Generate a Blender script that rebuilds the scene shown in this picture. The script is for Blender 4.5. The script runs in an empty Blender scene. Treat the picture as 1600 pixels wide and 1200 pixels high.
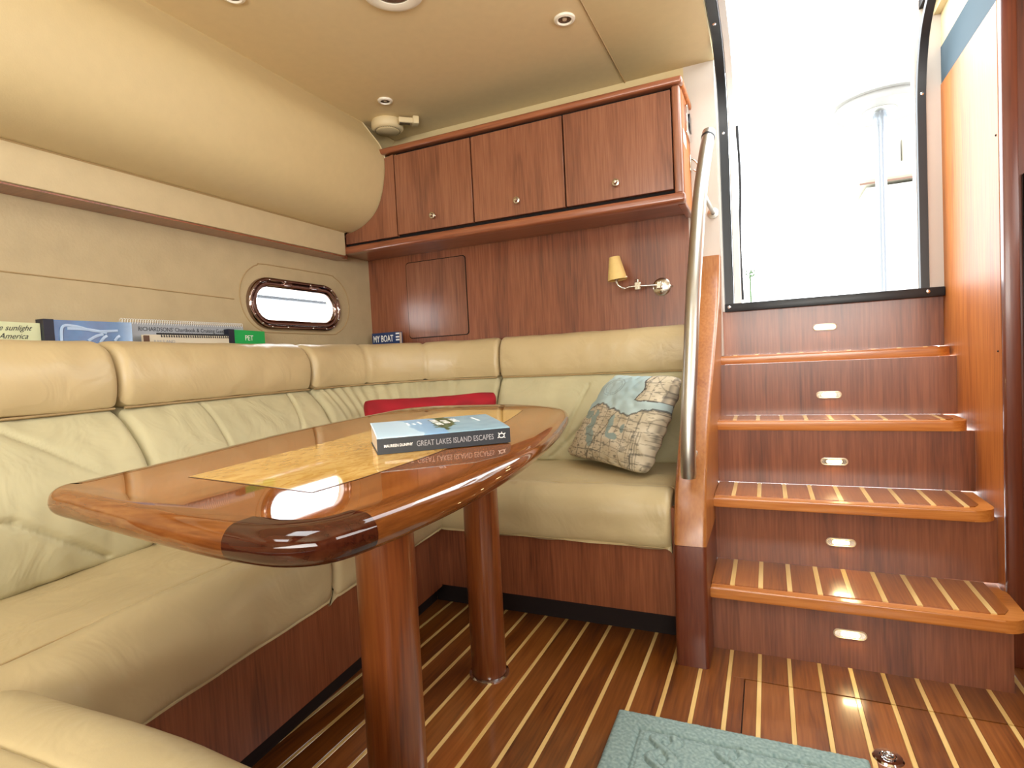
import bpy, bmesh, math, random
from mathutils import Vector, Matrix, noise
random.seed(7)
S = bpy.context.scene
COL = S.collection
PI = math.pi

# ------------------------------------------------------------------ camera, world, light, exposure
YAW, PITCH, ROLL, FPX, EYE = .42682, .04134, -.05048, 880.9, .87
def make_camera():
    f = Vector((-math.sin(YAW)*math.cos(PITCH), math.cos(YAW)*math.cos(PITCH), -math.sin(PITCH)))
    rt = Vector((math.cos(YAW), math.sin(YAW), 0)); up = rt.cross(f)
    r2 = rt*math.cos(ROLL)+up*math.sin(ROLL); u2 = r2.cross(f)
    cd = bpy.data.cameras.new('camera'); cd.sensor_width = 36; cd.lens = 36*FPX/1600; cd.clip_start = .02
    c = bpy.data.objects.new('camera', cd); COL.objects.link(c)
    m = Matrix(((r2.x, u2.x, -f.x, 0), (r2.y, u2.y, -f.y, 0), (r2.z, u2.z, -f.z, EYE), (0, 0, 0, 1)))
    c.matrix_world = m; S.camera = c
make_camera()
w = bpy.data.worlds.new('world'); S.world = w; w.use_nodes = True
bgn = w.node_tree.nodes['Background']; bgn.inputs[0].default_value = (.93, .97, 1, 1); bgn.inputs[1].default_value = 9.0
S.view_settings.view_transform = 'Standard'; S.view_settings.look = 'None'; S.view_settings.gamma = 1
S.view_settings.use_curve_mapping = False; S.view_settings.exposure = 0.0
def area(name, loc, aim, sx, sy, power, color, portal=False, spread=PI):
    l = bpy.data.lights.new(name, 'AREA'); l.shape = 'RECTANGLE'; l.size = sx; l.size_y = sy; l.energy = power; l.color = color
    l.spread = spread
    if portal: l.cycles.is_portal = True
    o = bpy.data.objects.new(name, l); COL.objects.link(o); o.location = loc
    o.rotation_euler = (Vector(aim)-Vector(loc)).to_track_quat('-Z', 'Y').to_euler()
    return o
# added fill lamps out of view: two overhead, one behind camera, one to starboard
area('overhead_fill', (-.55, .05, 1.99), (-.55, .05, 0), .6, .6, 4.5, (1, .97, .92))  # added fill, set in a made-up hatch opening
area('forward_overhead_fill', (-.9, -1.1, 1.99), (-.9, -1.1, 0), .6, .6, 5, (1, .97, .92))  # second added fill, also in a made-up hatch opening
area('front_fill', (.0, -1.6, 1.25), (-.4, .3, 2.1), 2.2, .8, 72, (1, .97, .91), spread=2.3)  # added fill for bulkhead and ceiling, no windscreen is built here
area('starboard_fill', (1.15, .7, 1.45), (-1.5, .9, 1.75), 1.5, .4, 15, (1, .98, .94), spread=2.4)  # added fill for hull wall and bulge, the starboard wall has no window
area('cockpit_daylight', (.2, 3.1, 2.5), (.15, 1.7, .9), 1.0, .8, 26, (1, .98, .95))
area('door_portal', (.19, 2.50, 1.6), (.19, 1.0, 1.5), .62, 1.15, 1, (1, 1, 1), portal=True)

# ------------------------------------------------------------------ materials
def srgb(h):
    if isinstance(h, str): h = [int(h[i:i+2], 16)/255 for i in (0, 2, 4)]
    return tuple(c/12.92 if c <= .04045 else ((c+.055)/1.055)**2.4 for c in h[:3])+(1,)
def base(name):
    m = bpy.data.materials.new(name); m.use_nodes = True
    nt = m.node_tree; b = nt.nodes['Principled BSDF']
    return m, nt, b
def N(nt, t, **k):
    n = nt.nodes.new(t)
    for a, v in k.items(): setattr(n, a, v)
    return n
def setin(n, **k):
    for a, v in k.items(): n.inputs[a.replace('_', ' ')].default_value = v
def plain(name, col, rough=.5, metal=0, coat=0, bump=0, bscale=200, vary=0, spec=.5, emit=None):
    m, nt, b = base(name)
    c = srgb(col); b.inputs['Base Color'].default_value = c
    setin(b, Roughness=rough, Metallic=metal); b.inputs['Coat Weight'].default_value = coat; b.inputs['Coat Roughness'].default_value = .06
    b.inputs['Specular IOR Level'].default_value = spec
    tc = N(nt, 'ShaderNodeTexCoord')
    n = N(nt, 'ShaderNodeTexNoise'); setin(n, Scale=bscale, Detail=4.0); nt.links.new(tc.outputs['Object'], n.inputs['Vector'])
    if vary:
        n2 = N(nt, 'ShaderNodeTexNoise'); setin(n2, Scale=bscale*.12, Detail=5.0); nt.links.new(tc.outputs['Object'], n2.inputs['Vector'])
        hs = N(nt, 'ShaderNodeHueSaturation'); hs.inputs['Color'].default_value = c
        mr = N(nt, 'ShaderNodeMapRange'); setin(mr, From_Min=.3, From_Max=.7, To_Min=1-vary, To_Max=1+vary)
        nt.links.new(n2.outputs[0], mr.inputs[0]); nt.links.new(mr.outputs[0], hs.inputs['Value']); nt.links.new(hs.outputs[0], b.inputs['Base Color'])
    if bump:
        bp = N(nt, 'ShaderNodeBump'); setin(bp, Strength=bump, Distance=.002); nt.links.new(n.outputs[0], bp.inputs['Height']); nt.links.new(bp.outputs[0], b.inputs['Normal'])
    if emit: b.inputs['Emission Color'].default_value = srgb(emit[0]); b.inputs['Emission Strength'].default_value = emit[1]
    return m
def wood(name, dark, mid, light, axis='Z', rough=.3, coat=.5, croug=.12, fine=1.0, cath=.28, rnd=.0, bump=.05):
    """streaked veneer: noise stretched along the grain axis, plus distorted bands for the growth rings"""
    m, nt, b = base(name)
    tc = N(nt, 'ShaderNodeTexCoord'); oi = N(nt, 'ShaderNodeObjectInfo')
    add = N(nt, 'ShaderNodeVectorMath', operation='ADD')
    sc0 = N(nt, 'ShaderNodeVectorMath', operation='SCALE'); sc0.inputs['Scale'].default_value = 7.0 if rnd else 0.0
    cx = N(nt, 'ShaderNodeCombineXYZ')
    for i in range(3): nt.links.new(oi.outputs['Random'], cx.inputs[i])
    nt.links.new(cx.outputs[0], sc0.inputs[0])
    nt.links.new(tc.outputs['Object'], add.inputs[0]); nt.links.new(sc0.outputs[0], add.inputs[1])
    def mp(a, c):
        q = N(nt, 'ShaderNodeMapping'); v = [c, c, c]; v['XYZ'.index(axis)] = a; q.inputs['Scale'].default_value = v
        nt.links.new(add.outputs[0], q.inputs[0]); return q
    m1 = mp(.9, 9*fine); n1 = N(nt, 'ShaderNodeTexNoise'); setin(n1, Scale=1.0, Detail=3.0, Distortion=.6); nt.links.new(m1.outputs[0], n1.inputs[0])
    m2 = mp(7, 170*fine); n2 = N(nt, 'ShaderNodeTexNoise'); setin(n2, Scale=1.0, Detail=5.0); nt.links.new(m2.outputs[0], n2.inputs[0])
    # rings: sine of the coarse noise
    mul = N(nt, 'ShaderNodeMath', operation='MULTIPLY'); mul.inputs[1].default_value = 20; nt.links.new(n1.outputs[0], mul.inputs[0])
    sn = N(nt, 'ShaderNodeMath', operation='SINE'); nt.links.new(mul.outputs[0], sn.inputs[0])
    ab = N(nt, 'ShaderNodeMapRange'); setin(ab, From_Min=.75, From_Max=1.0, To_Min=0.0, To_Max=cath); nt.links.new(sn.outputs[0], ab.inputs[0])
    mix = N(nt, 'ShaderNodeMath', operation='MULTIPLY_ADD'); mix.inputs[1].default_value = .55
    nt.links.new(n2.outputs[0], mix.inputs[0])
    h = N(nt, 'ShaderNodeMath', operation='MULTIPLY'); h.inputs[1].default_value = .45; nt.links.new(n1.outputs[0], h.inputs[0]); nt.links.new(h.outputs[0], mix.inputs[2])
    sub = N(nt, 'ShaderNodeMath', operation='SUBTRACT'); nt.links.new(mix.outputs[0], sub.inputs[0])
    s2 = N(nt, 'ShaderNodeMath', operation='MULTIPLY'); s2.inputs[1].default_value = .22; nt.links.new(ab.outputs[0], s2.inputs[0]); nt.links.new(s2.outputs[0], sub.inputs[1])
    r = N(nt, 'ShaderNodeValToRGB'); e = r.color_ramp.elements
    e[0].position = .26; e[0].color = srgb(dark); e[1].position = .74; e[1].color = srgb(light)
    q = r.color_ramp.elements.new(.48); q.color = srgb(mid)
    nt.links.new(sub.outputs[0], r.inputs[0])
    out = r.outputs[0]
    if rnd:
        hs = N(nt, 'ShaderNodeHueSaturation'); mr = N(nt, 'ShaderNodeMapRange'); setin(mr, To_Min=1-rnd, To_Max=1+rnd)
        nt.links.new(oi.outputs['Random'], mr.inputs[0]); nt.links.new(mr.outputs[0], hs.inputs['Value']); nt.links.new(out, hs.inputs['Color']); out = hs.outputs[0]
    nt.links.new(out, b.inputs['Base Color'])
    setin(b, Roughness=rough); b.inputs['Coat Weight'].default_value = coat; b.inputs['Coat Roughness'].default_value = croug
    if croug < .05: b.inputs['Specular IOR Level'].default_value = 0.0
    if bump:
        bp = N(nt, 'ShaderNodeBump'); setin(bp, Strength=bump, Distance=.001); nt.links.new(n2.outputs[0], bp.inputs['Height']); nt.links.new(bp.outputs[0], b.inputs['Normal'])
    return m
def leather(name, col, rough=.42, wrinkle=.25, vary=.05, wscale=9, coat=.0):
    m, nt, b = base(name); c = srgb(col)
    tc = N(nt, 'ShaderNodeTexCoord')
    g = N(nt, 'ShaderNodeTexVoronoi'); setin(g, Scale=420.0); nt.links.new(tc.outputs['Object'], g.inputs['Vector'])
    n = N(nt, 'ShaderNodeTexNoise'); setin(n, Scale=wscale, Detail=3.0, Distortion=1.2); nt.links.new(tc.outputs['Object'], n.inputs['Vector'])
    n3 = N(nt, 'ShaderNodeTexNoise'); setin(n3, Scale=5.0, Detail=6.0); nt.links.new(tc.outputs['Object'], n3.inputs['Vector'])
    hs = N(nt, 'ShaderNodeHueSaturation'); hs.inputs['Color'].default_value = c
    mr = N(nt, 'ShaderNodeMapRange'); setin(mr, From_Min=.3, From_Max=.7, To_Min=1-vary, To_Max=1+vary)
    nt.links.new(n3.outputs[0], mr.inputs[0]); nt.links.new(mr.outputs[0], hs.inputs['Value']); nt.links.new(hs.outputs[0], b.inputs['Base Color'])
    b1 = N(nt, 'ShaderNodeBump'); setin(b1, Strength=.08, Distance=.0006); nt.links.new(g.outputs['Distance'], b1.inputs['Height'])
    b2 = N(nt, 'ShaderNodeBump'); setin(b2, Strength=wrinkle, Distance=.02); nt.links.new(n.outputs[0], b2.inputs['Height']); nt.links.new(b1.outputs[0], b2.inputs['Normal'])
    nt.links.new(b2.outputs[0], b.inputs['Normal']); setin(b, Roughness=rough); b.inputs['Coat Weight'].default_value = coat
    return m
def attr_mat(name, rough=.6, bump=0, coat=0, sheen=0):
    m, nt, b = base(name); a = N(nt, 'ShaderNodeVertexColor'); a.layer_name = 'print'
    nt.links.new(a.outputs[0], b.inputs['Base Color']); setin(b, Roughness=rough); b.inputs['Coat Weight'].default_value = coat
    if bump:
        tc = N(nt, 'ShaderNodeTexCoord'); n = N(nt, 'ShaderNodeTexNoise'); setin(n, Scale=60.0, Detail=5.0); nt.links.new(tc.outputs['Object'], n.inputs[0])
        bp = N(nt, 'ShaderNodeBump'); setin(bp, Strength=bump, Distance=.004); nt.links.new(n.outputs[0], bp.inputs['Height']); nt.links.new(bp.outputs[0], b.inputs['Normal'])
    return m

M = {}
M['teak_v'] = wood('teak_veneer_upright', '5a3021', '80492f', '9a6143', 'Z', rough=.36, coat=.35, croug=.2)
M['teak_door'] = wood('teak_veneer_door', '633a29', '84523a', '9b684c', 'Z', rough=.36, coat=.35, croug=.2, rnd=.05)
M['teak_x'] = wood('teak_trim_crosswise', '653824', '894e33', 'a26746', 'X', rough=.3, coat=.5, croug=.15)
M['stair_x'] = wood('teak_nosing', '8d4c20', 'b9702f', 'd08c48', 'X', rough=.3, coat=.5, croug=.15, cath=.25)
M['stair_v'] = wood('teak_riser', '532a18', '7a4429', '955a3a', 'Z', rough=.35, coat=.3, croug=.2)
M['side_v'] = wood('varnished_teak_side', '8a4a1f', 'b0672c', 'c6803f', 'Z', rough=.46, coat=0, croug=.3, fine=.8, bump=.12)
M['side_v'].node_tree.nodes['Principled BSDF'].inputs['Specular IOR Level'].default_value = .3
M['post'] = wood('varnished_teak_post', '7c421c', '9c602c', 'b17640', 'Z', rough=.35, coat=.35, croug=.18, fine=.8)
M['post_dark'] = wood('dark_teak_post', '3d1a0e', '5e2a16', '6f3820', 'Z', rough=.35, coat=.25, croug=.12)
M['leg'] = wood('table_leg_teak', '4c200c', '733a18', '8a4f24', 'Z', rough=.3, coat=.5, croug=.15, fine=1.3, cath=.3)
M['plank'] = wood('teak_plank', '512710', '7c4519', '985c2a', 'Y', rough=.28, coat=.6, croug=.1, fine=.9, rnd=.2, cath=.35, bump=.03)
M['tread'] = wood('teak_tread_plank', '6e3a16', '905222', 'a86a32', 'Y', rough=.28, coat=.6, croug=.1, fine=1.2, rnd=.12, cath=.3, bump=.03)
M['holly'] = wood('holly_strip', 'c29a55', 'dcb872', 'e6c88a', 'Y', rough=.3, coat=.6, croug=.1, fine=.5, rnd=.05, cath=.0, bump=.0)
M['table'] = wood('table_mahogany', '673412', '864d1f', '9c632e', 'Y', rough=.25, coat=1, croug=.03, fine=.7, cath=.3, bump=0)
M['tmould'] = wood('table_moulding', '4e270f', '70401b', '8a5a2c', 'Y', rough=.2, coat=1, croug=.03, fine=1.2, cath=.15, bump=0)
M['tmould_x'] = wood('table_moulding_end', '4e270f', '70401b', '8a5a2c', 'X', rough=.2, coat=1, croug=.03, fine=1.2, cath=.15, bump=0)
M['tdark'] = wood('table_corner_dark', '210b06', '35150b', '4a2413', 'X', rough=.2, coat=1, croug=.03, fine=1.0, cath=.2, bump=0)
M['line'] = plain('black_inlay_line', '2a1508', .3, coat=1)
def maple():
    m, nt, b = base('birdseye_maple'); tc = N(nt, 'ShaderNodeTexCoord')
    mp = N(nt, 'ShaderNodeMapping'); mp.inputs['Scale'].default_value = (1.6, .8, 1); nt.links.new(tc.outputs['Object'], mp.inputs[0])
    n = N(nt, 'ShaderNodeTexNoise'); setin(n, Scale=38.0, Detail=5.0, Distortion=1.5); nt.links.new(mp.outputs[0], n.inputs[0])
    n2 = N(nt, 'ShaderNodeTexNoise'); setin(n2, Scale=7.0, Detail=3.0, Distortion=.5); nt.links.new(mp.outputs[0], n2.inputs[0])
    r = N(nt, 'ShaderNodeValToRGB'); e = r.color_ramp.elements; e[0].position = .38; e[0].color = srgb('bf9144'); e[1].position = .60; e[1].color = srgb('d3ab60')
    nt.links.new(n.outputs[0], r.inputs[0])
    mx = N(nt, 'ShaderNodeMixRGB'); mx.blend_type = 'MULTIPLY'; mx.inputs[0].default_value = .5
    r2 = N(nt, 'ShaderNodeValToRGB'); e = r2.color_ramp.elements; e[0].position = .35; e[0].color = (.75, .68, .5, 1); e[1].position = .6; e[1].color = (1, 1, 1, 1)
    nt.links.new(n2.outputs[0], r2.inputs[0]); nt.links.new(r.outputs[0], mx.inputs[1]); nt.links.new(r2.outputs[0], mx.inputs[2])
    nt.links.new(mx.outputs[0], b.inputs['Base Color']); setin(b, Roughness=.4); b.inputs['Specular IOR Level'].default_value = 0.0; b.inputs['Coat Weight'].default_value = 1; b.inputs['Coat Roughness'].default_value = .03
    return m
M['maple'] = maple()
M['leather'] = leather('cream_leather', 'c0ac82', .36, .22)
M['leather_seat'] = leather('cream_leather_seat', 'b9a77e', .38, .3, wscale=7)
M['suede'] = leather('cream_suede', 'bab28d', .8, .45, vary=.09, wscale=7)
M['seam'] = plain('seam_shadow_piping', 'a68d62', .6)
M['head'] = plain('headliner_vinyl', 'ccb98c', .5, bump=.12, bscale=260, vary=.02)
M['ceil'] = plain('ceiling_vinyl', 'dac69a', .5, bump=.12, bscale=260, vary=.02)
M['wallfab'] = plain('hull_wall_vinyl', 'b5a480', .62, bump=.35, bscale=120, vary=.05)
M['fascia'] = plain('shelf_fascia_vinyl', 'c8b791', .6, bump=.2, bscale=160, vary=.04)
M['gel'] = plain('grey_gelcoat', 'c2b7ab', .35, vary=.02, bscale=60)
M['gelw'] = plain('white_gelcoat', 'd2d0cb', .3)
M['blue'] = plain('blue_grey_vinyl', '4d5c64', .8, spec=.1)
M['dark'] = plain('dark_recess', '1a0a06', .8)
M['gap'] = plain('dark_gap', '0d0503', .9)
M['black'] = plain('black_rubber', '161b20', .4)
M['blackgloss'] = plain('black_gloss', '08090c', .1)
M['steel'] = plain('brushed_stainless', 'c4c2ba', .36, metal=1)
M['nickel'] = plain('satin_nickel', 'd0cabd', .22, metal=1)
M['chrome'] = plain('chrome', 'e0e0e0', .08, metal=1)
M['portring'] = plain('polished_port_ring', 'a08c84', .12, metal=1)
M['plastic'] = plain('cream_plastic', 'd9c79d', .45)
M['white'] = plain('white_plastic', 'e8e2d2', .35)
M['bulb'] = plain('lamp_reflector', '8b8070', .2, metal=.7)
M['shade'] = plain('parchment_shade', 'e0c27c', .6, vary=.05, bscale=400)
M['red'] = leather('red_cloth', '9c0f1e', .8, .3, vary=.12)
M['out'] = plain('cockpit_white', 'c6c6c0', .5)
M['outdim'] = plain('cockpit_cushion', 'a39e8e', .6)
M['outpole'] = plain('cockpit_pole', '8d96a0', .25, metal=.3)
M['outtab'] = plain('cockpit_table_white', '8c8c89', .5)
M['green'] = plain('leaf_green', '2c4a18', .7)
M['ink'] = plain('dark_print', '23262b', .7)
M['whiteprint'] = plain('white_print', 'e6e6e2', .6)
M['greyprint'] = plain('grey_print', '9a9a9c', .6)
M['paper'] = plain('page_paper', 'd8c8b4', .8, bump=.3, bscale=900)
M['lens'] = plain('lit_step_lens', 'fff2c0', .3, emit=('ffe59a', 22))
M['clear'] = plain('clear_lens_rim', 'cbb9a0', .15, spec=.8)

# ------------------------------------------------------------------ mesh helpers
def link(name, bm, mat, parent=None, origin=None, smooth=True, autos=None, label=None, kind=None):
    """bm in world coordinates; becomes one object whose origin is the parent's (or given) point"""
    if parent is not None: org = Vector(parent['_org'])
    elif origin is not None: org = Vector(origin)
    else:
        xs = [v.co for v in bm.verts]; mn = [min(c[i] for c in xs) for i in range(3)]; mx = [max(c[i] for c in xs) for i in range(3)]
        org = Vector(((mn[0]+mx[0])/2, (mn[1]+mx[1])/2, mn[2]))
    bmesh.ops.recalc_face_normals(bm, faces=bm.faces)
    for v in bm.verts: v.co -= org
    me = bpy.data.meshes.new(name); bm.to_mesh(me); bm.free()
    for m in (mat if isinstance(mat, list) else [mat]): me.materials.append(m)
    if smooth:
        for p in me.polygons: p.use_smooth = True
        a = math.radians(autos or 40)
        try: me.set_sharp_from_angle(angle=a)
        except Exception: pass
    o = bpy.data.objects.new(name, me); COL.objects.link(o)
    if parent is not None: o.parent = parent
    if parent is None or True:
        o['_org'] = tuple(org)
    if parent is None: o.location = org
    if label: o['label'] = label
    if kind: o['kind'] = kind
    return o
def thing(name, label, cat, loc, group=None):
    o = bpy.data.objects.new(name, None); COL.objects.link(o); o.location = loc; o['_org'] = tuple(loc); o.empty_display_size = .05
    o['label'] = label; o['category'] = cat
    if group: o['group'] = group
    return o
def tag(o, label, cat, group=None):
    o['label'] = label; o['category'] = cat
    if group: o['group'] = group
    return o
def struct(o, label=None, cat=None):
    o['kind'] = 'structure'
    if label: o['label'] = label
    if cat: o['category'] = cat
    return o
def NB(): return bmesh.new()
def box(bm, x0, x1, y0, y1, z0, z1, bev=0, seg=2):
    r = bmesh.ops.create_cube(bm, size=1); vs = r['verts']
    for v in vs: v.co = Vector(((x0+x1)/2+v.co.x*(x1-x0), (y0+y1)/2+v.co.y*(y1-y0), (z0+z1)/2+v.co.z*(z1-z0)))
    if bev:
        es = list({e for v in vs for e in v.link_edges})
        bmesh.ops.bevel(bm, geom=es, offset=bev, segments=seg, affect='EDGES', profile=.5)
    return bm
def prism(bm, pts, f0, f1, bev=0):
    """pts 2D; f0/f1 map (u,v)->3D for the two ends"""
    a = [bm.verts.new(f0(*p)) for p in pts]; b = [bm.verts.new(f1(*p)) for p in pts]; n = len(pts)
    fs = [bm.faces.new(a), bm.faces.new(b[::-1])]
    for i in range(n): fs.append(bm.faces.new((a[i], b[i], b[(i+1) % n], a[(i+1) % n])))
    if bev:
        es = list({e for f in fs[:2] for e in f.edges}); bmesh.ops.bevel(bm, geom=es, offset=bev, segments=2, affect='EDGES', profile=.5)
    return bm
def cyl(bm, p, q, r0, r1=None, n=24, cap=True):
    p, q = Vector(p), Vector(q); r1 = r0 if r1 is None else r1
    d = (q-p).normalized(); a = d.orthogonal().normalized(); b = d.cross(a)
    A = [bm.verts.new(p+(a*math.cos(t)+b*math.sin(t))*r0) for t in [2*PI*i/n for i in range(n)]]
    B = [bm.verts.new(q+(a*math.cos(t)+b*math.sin(t))*r1) for t in [2*PI*i/n for i in range(n)]]
    for i in range(n): bm.faces.new((A[i], A[(i+1) % n], B[(i+1) % n], B[i]))
    if cap: bm.faces.new(A[::-1]); bm.faces.new(B)
    return bm
def lathe(bm, prof, loc, axis=(0, 0, 1), n=32):
    """prof list of (r, h) along axis from loc"""
    d = Vector(axis).normalized(); a = d.orthogonal().normalized(); b = d.cross(a); loc = Vector(loc); rings = []
    for r, h in prof:
        if r < 1e-6: rings.append([bm.verts.new(loc+d*h)])
        else: rings.append([bm.verts.new(loc+d*h+(a*math.cos(t)+b*math.sin(t))*r) for t in [2*PI*i/n for i in range(n)]])
    for R0, R1 in zip(rings, rings[1:]):
        for i in range(n):
            j = (i+1) % n
            if len(R0) == 1 and len(R1) == 1: continue
            if len(R0) == 1: bm.faces.new((R0[0], R1[j], R1[i]))
            elif len(R1) == 1: bm.faces.new((R0[i], R0[j], R1[0]))
            else: bm.faces.new((R0[i], R0[j], R1[j], R1[i]))
    return bm
def crom(pts, sub=6, closed=False):
    P = [Vector(p) for p in pts]; n = len(P); out = []
    rng = range(n if closed else n-1)
    for i in rng:
        if closed: p0, p1, p2, p3 = P[(i-1) % n], P[i], P[(i+1) % n], P[(i+2) % n]
        else: p0, p1, p2, p3 = P[max(i-1, 0)], P[i], P[i+1], P[min(i+2, n-1)]
        for k in range(sub):
            t = k/sub
            out.append(.5*((2*p1)+(-p0+p2)*t+(2*p0-5*p1+4*p2-p3)*t*t+(-p0+3*p1-3*p2+p3)*t**3))
    if not closed: out.append(P[-1])
    return out
def tube(bm, pts, r, n=10, sub=6, closed=False, rfun=None, smooth=True, flat=1.0, flatdir=None):
    P = crom(pts, sub, closed) if smooth else [Vector(p) for p in pts]
    rings = []; m = len(P); prev = None
    for i, p in enumerate(P):
        if closed: t = (P[(i+1) % m]-P[(i-1) % m])
        else: t = (P[min(i+1, m-1)]-P[max(i-1, 0)])
        t.normalize()
        if prev is None:
            a = (Vector(flatdir)-t*t.dot(Vector(flatdir))).normalized() if flatdir else t.orthogonal().normalized()
        else: a = (prev-t*t.dot(prev)).normalized()
        prev = a; b = t.cross(a); rr = rfun(i/(m-1)) if rfun else r
        rings.append([bm.verts.new(p+(a*math.cos(u)*flat+b*math.sin(u))*rr) for u in [2*PI*k/n for k in range(n)]])
    for i in range(m if closed else m-1):
        A, B = rings[i], rings[(i+1) % m]
        for k in range(n): bm.faces.new((A[k], A[(k+1) % n], B[(k+1) % n], B[k]))
    if not closed: bm.faces.new(rings[0][::-1]); bm.faces.new(rings[-1])
    return bm
def text_obj(txt, size, mat, parent, origin, right, up, name='lettering', ext=.0004, font_shear=0, squash=1.0, fit=None, align='LEFT', bold=0, spacing=1.0):
    """flat printed text: origin is the world position of the baseline start, right/up the directions"""
    cu = bpy.data.curves.new('t', 'FONT'); cu.body = txt; cu.size = size; cu.extrude = ext; cu.shear = font_shear; cu.align_x = align; cu.offset = bold; cu.space_character = spacing
    cu.resolution_u = 3
    t = bpy.data.objects.new('t', cu); COL.objects.link(t)
    dg = bpy.context.evaluated_depsgraph_get(); me = bpy.data.meshes.new_from_object(t.evaluated_get(dg))
    bpy.data.objects.remove(t); bm = NB(); bm.from_mesh(me); bpy.data.meshes.remove(me)
    r = Vector(right).normalized(); u = Vector(up); u = (u-r*u.dot(r)).normalized(); nn = r.cross(u)
    if fit:
        x0_, x1_ = min(v.co.x for v in bm.verts), max(v.co.x for v in bm.verts); squash = fit/(x1_-x0_)
    for v in bm.verts: c = v.co.copy(); v.co = Vector(origin)+r*c.x*squash+u*c.y+nn*c.z
    return link(name, bm, mat, parent, smooth=False)

# sweeps of a closed (d, z) profile along a plan path, rounded at both ends
def path_frames(pts, sub):
    P = crom([(x, y, 0) for x, y in pts], sub); fr = []; s = 0
    for i, p in enumerate(P):
        t = (P[min(i+1, len(P)-1)]-P[max(i-1, 0)]).normalized()
        if i: s += (p-P[i-1]).length
        fr.append((p, Vector((t.y, -t.x, 0)), s))
    return fr
def eval_path(fr, s):
    if s <= 0: return fr[0][0]+(fr[1][0]-fr[0][0]).normalized()*s, fr[0][1]
    for a, b in zip(fr, fr[1:]):
        if b[2] >= s:
            k = (s-a[2])/max(1e-9, b[2]-a[2]); return a[0].lerp(b[0], k), a[1].lerp(b[1], k).normalized()
    return fr[-1][0], fr[-1][1]
def sweep(path, profile, sub=8, step=.02, rnd=(.03, .03), psub=4, disp=None, seed=0, width=None):
    """profile: callable u->(list of (d,z)) or list; disp(s,L,d,z)->offset along the local outline normal"""
    fr = path_frames(path, sub); L = fr[-1][2]; ss = []
    r0, r1 = rnd
    for k in range(7): ss.append(r0*(1-math.cos(k/6*PI/2)))
    n = max(2, int((L-r0-r1)/step))
    for k in range(1, n): ss.append(r0+(L-r0-r1)*k/n)
    for k in range(6, -1, -1): ss.append(L-r1*(1-math.cos(k/6*PI/2)))
    bm = NB(); rings = []
    for s in ss:
        p, nn = eval_path(fr, s)
        prof = profile(s/L) if callable(profile) else profile
        C = crom([(d, z, 0) for d, z in prof], psub, closed=True); m = len(C)
        e = 0
        if s < r0: e = r0*(1-math.sqrt(max(0, 1-(1-s/r0)**2)))
        if L-s < r1: e = r1*(1-math.sqrt(max(0, 1-(1-(L-s)/r1)**2)))
        area2 = sum(C[i].x*C[(i+1) % m].y-C[(i+1) % m].x*C[i].y for i in range(m)); sg = 1 if area2 > 0 else -1
        ring = []
        for i, c in enumerate(C):
            t = (C[(i+1) % m]-C[(i-1) % m]); t = t.normalized() if t.length > 1e-9 else Vector((1, 0, 0))
            no = Vector((t.y, -t.x))*sg
            off = -e
            if disp: off += disp(s, L, c.x, c.y)
            d, z = c.x+no.x*off, c.y+no.y*off
            ring.append(bm.verts.new((p.x+nn.x*d, p.y+nn.y*d, z)))
        rings.append(ring)
    m = len(rings[0])
    for A, B in zip(rings, rings[1:]):
        for i in range(m): bm.faces.new((A[i], A[(i+1) % m], B[(i+1) % m], B[i]))
    bm.faces.new(rings[0]); bm.faces.new(rings[-1][::-1])
    return bm, fr, L

# ------------------------------------------------------------------ floor
XF = lambda k: .0303+.0739*k
bm = NB(); box(bm, -1.75, 1.25, -1.7, 2.6, -.06, -.0125)
floor = link('floor', bm, M['dark'], smooth=False); struct(floor)
HX0, HX1, HY0, HY1 = -.0775, .70, .95, 1.5605
def slab(x0, x1, y0, y1, z1=0.0, h=.012, bev=.0006):
    b = NB(); box(b, x0, x1, y0, y1, z1-h, z1, bev, 1); return b
lock = NB()
SW = .0055
for k in range(-18, 14):
    x0, x1 = XF(k)+SW, XF(k+1)-SW
    def put(par, y0, y1, a=x0, b=x1, nm='plank', mt='plank'):
        if b-a > .002: link(nm, slab(a, b, y0, y1), M[mt], par, smooth=False)
    inh = x1 > HX0 and x0 < HX1
    if not inh: put(floor, -.6, 2.42)
    else:
        put(floor, HY1+.0045, 2.42)
        put(floor, -.6, HY0-.002)
        if x0 < HX0: put(floor, HY0-.002, HY1+.0045, x0, HX0-.0025)
        if x1 > HX1: put(floor, HY0-.002, HY1+.0045, HX1+.0025, x1)
    s0, s1 = XF(k)-SW+.0004, XF(k)+SW-.0004
    if s1 > HX0 and s0 < HX1:
        link('holly_strip', slab(s0, s1, HY1+.0045, 2.42), M['holly'], floor, smooth=False)
        link('holly_strip', slab(s0, s1, -.6, HY0-.002), M['holly'], floor, smooth=False)
    else: link('holly_strip', slab(s0, s1, -.6, 2.42), M['holly'], floor, smooth=False)
hatch = thing('floor_hatch', 'teak and holly floor hatch with a flush ring latch before the steps', 'hatch', ((HX0+HX1)/2, (HY0+HY1)/2, -.012))
for k in range(-2, 10):
    x0, x1 = max(XF(k)+SW, HX0), min(XF(k+1)-SW, HX1)
    if x1-x0 > .003: link('plank', slab(x0, x1, HY0, HY1), M['plank'], hatch, smooth=False)
    s0, s1 = XF(k)-SW+.0004, XF(k)+SW-.0004
    if s0 > HX0 and s1 < HX1: link('holly_strip', slab(s0, s1, HY0, HY1), M['holly'], hatch, smooth=False)
lx, ly = .206, 1.352
bm = NB(); lathe(bm, [(0, .001), (.016, .001), (.0165, .0035), (.026, .0035), (.029, .0005), (.029, -.004), (0, -.004)], (lx, ly, 0), n=40)
la = link('latch', bm, M['chrome'], hatch, label='round chrome flush latch')
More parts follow.
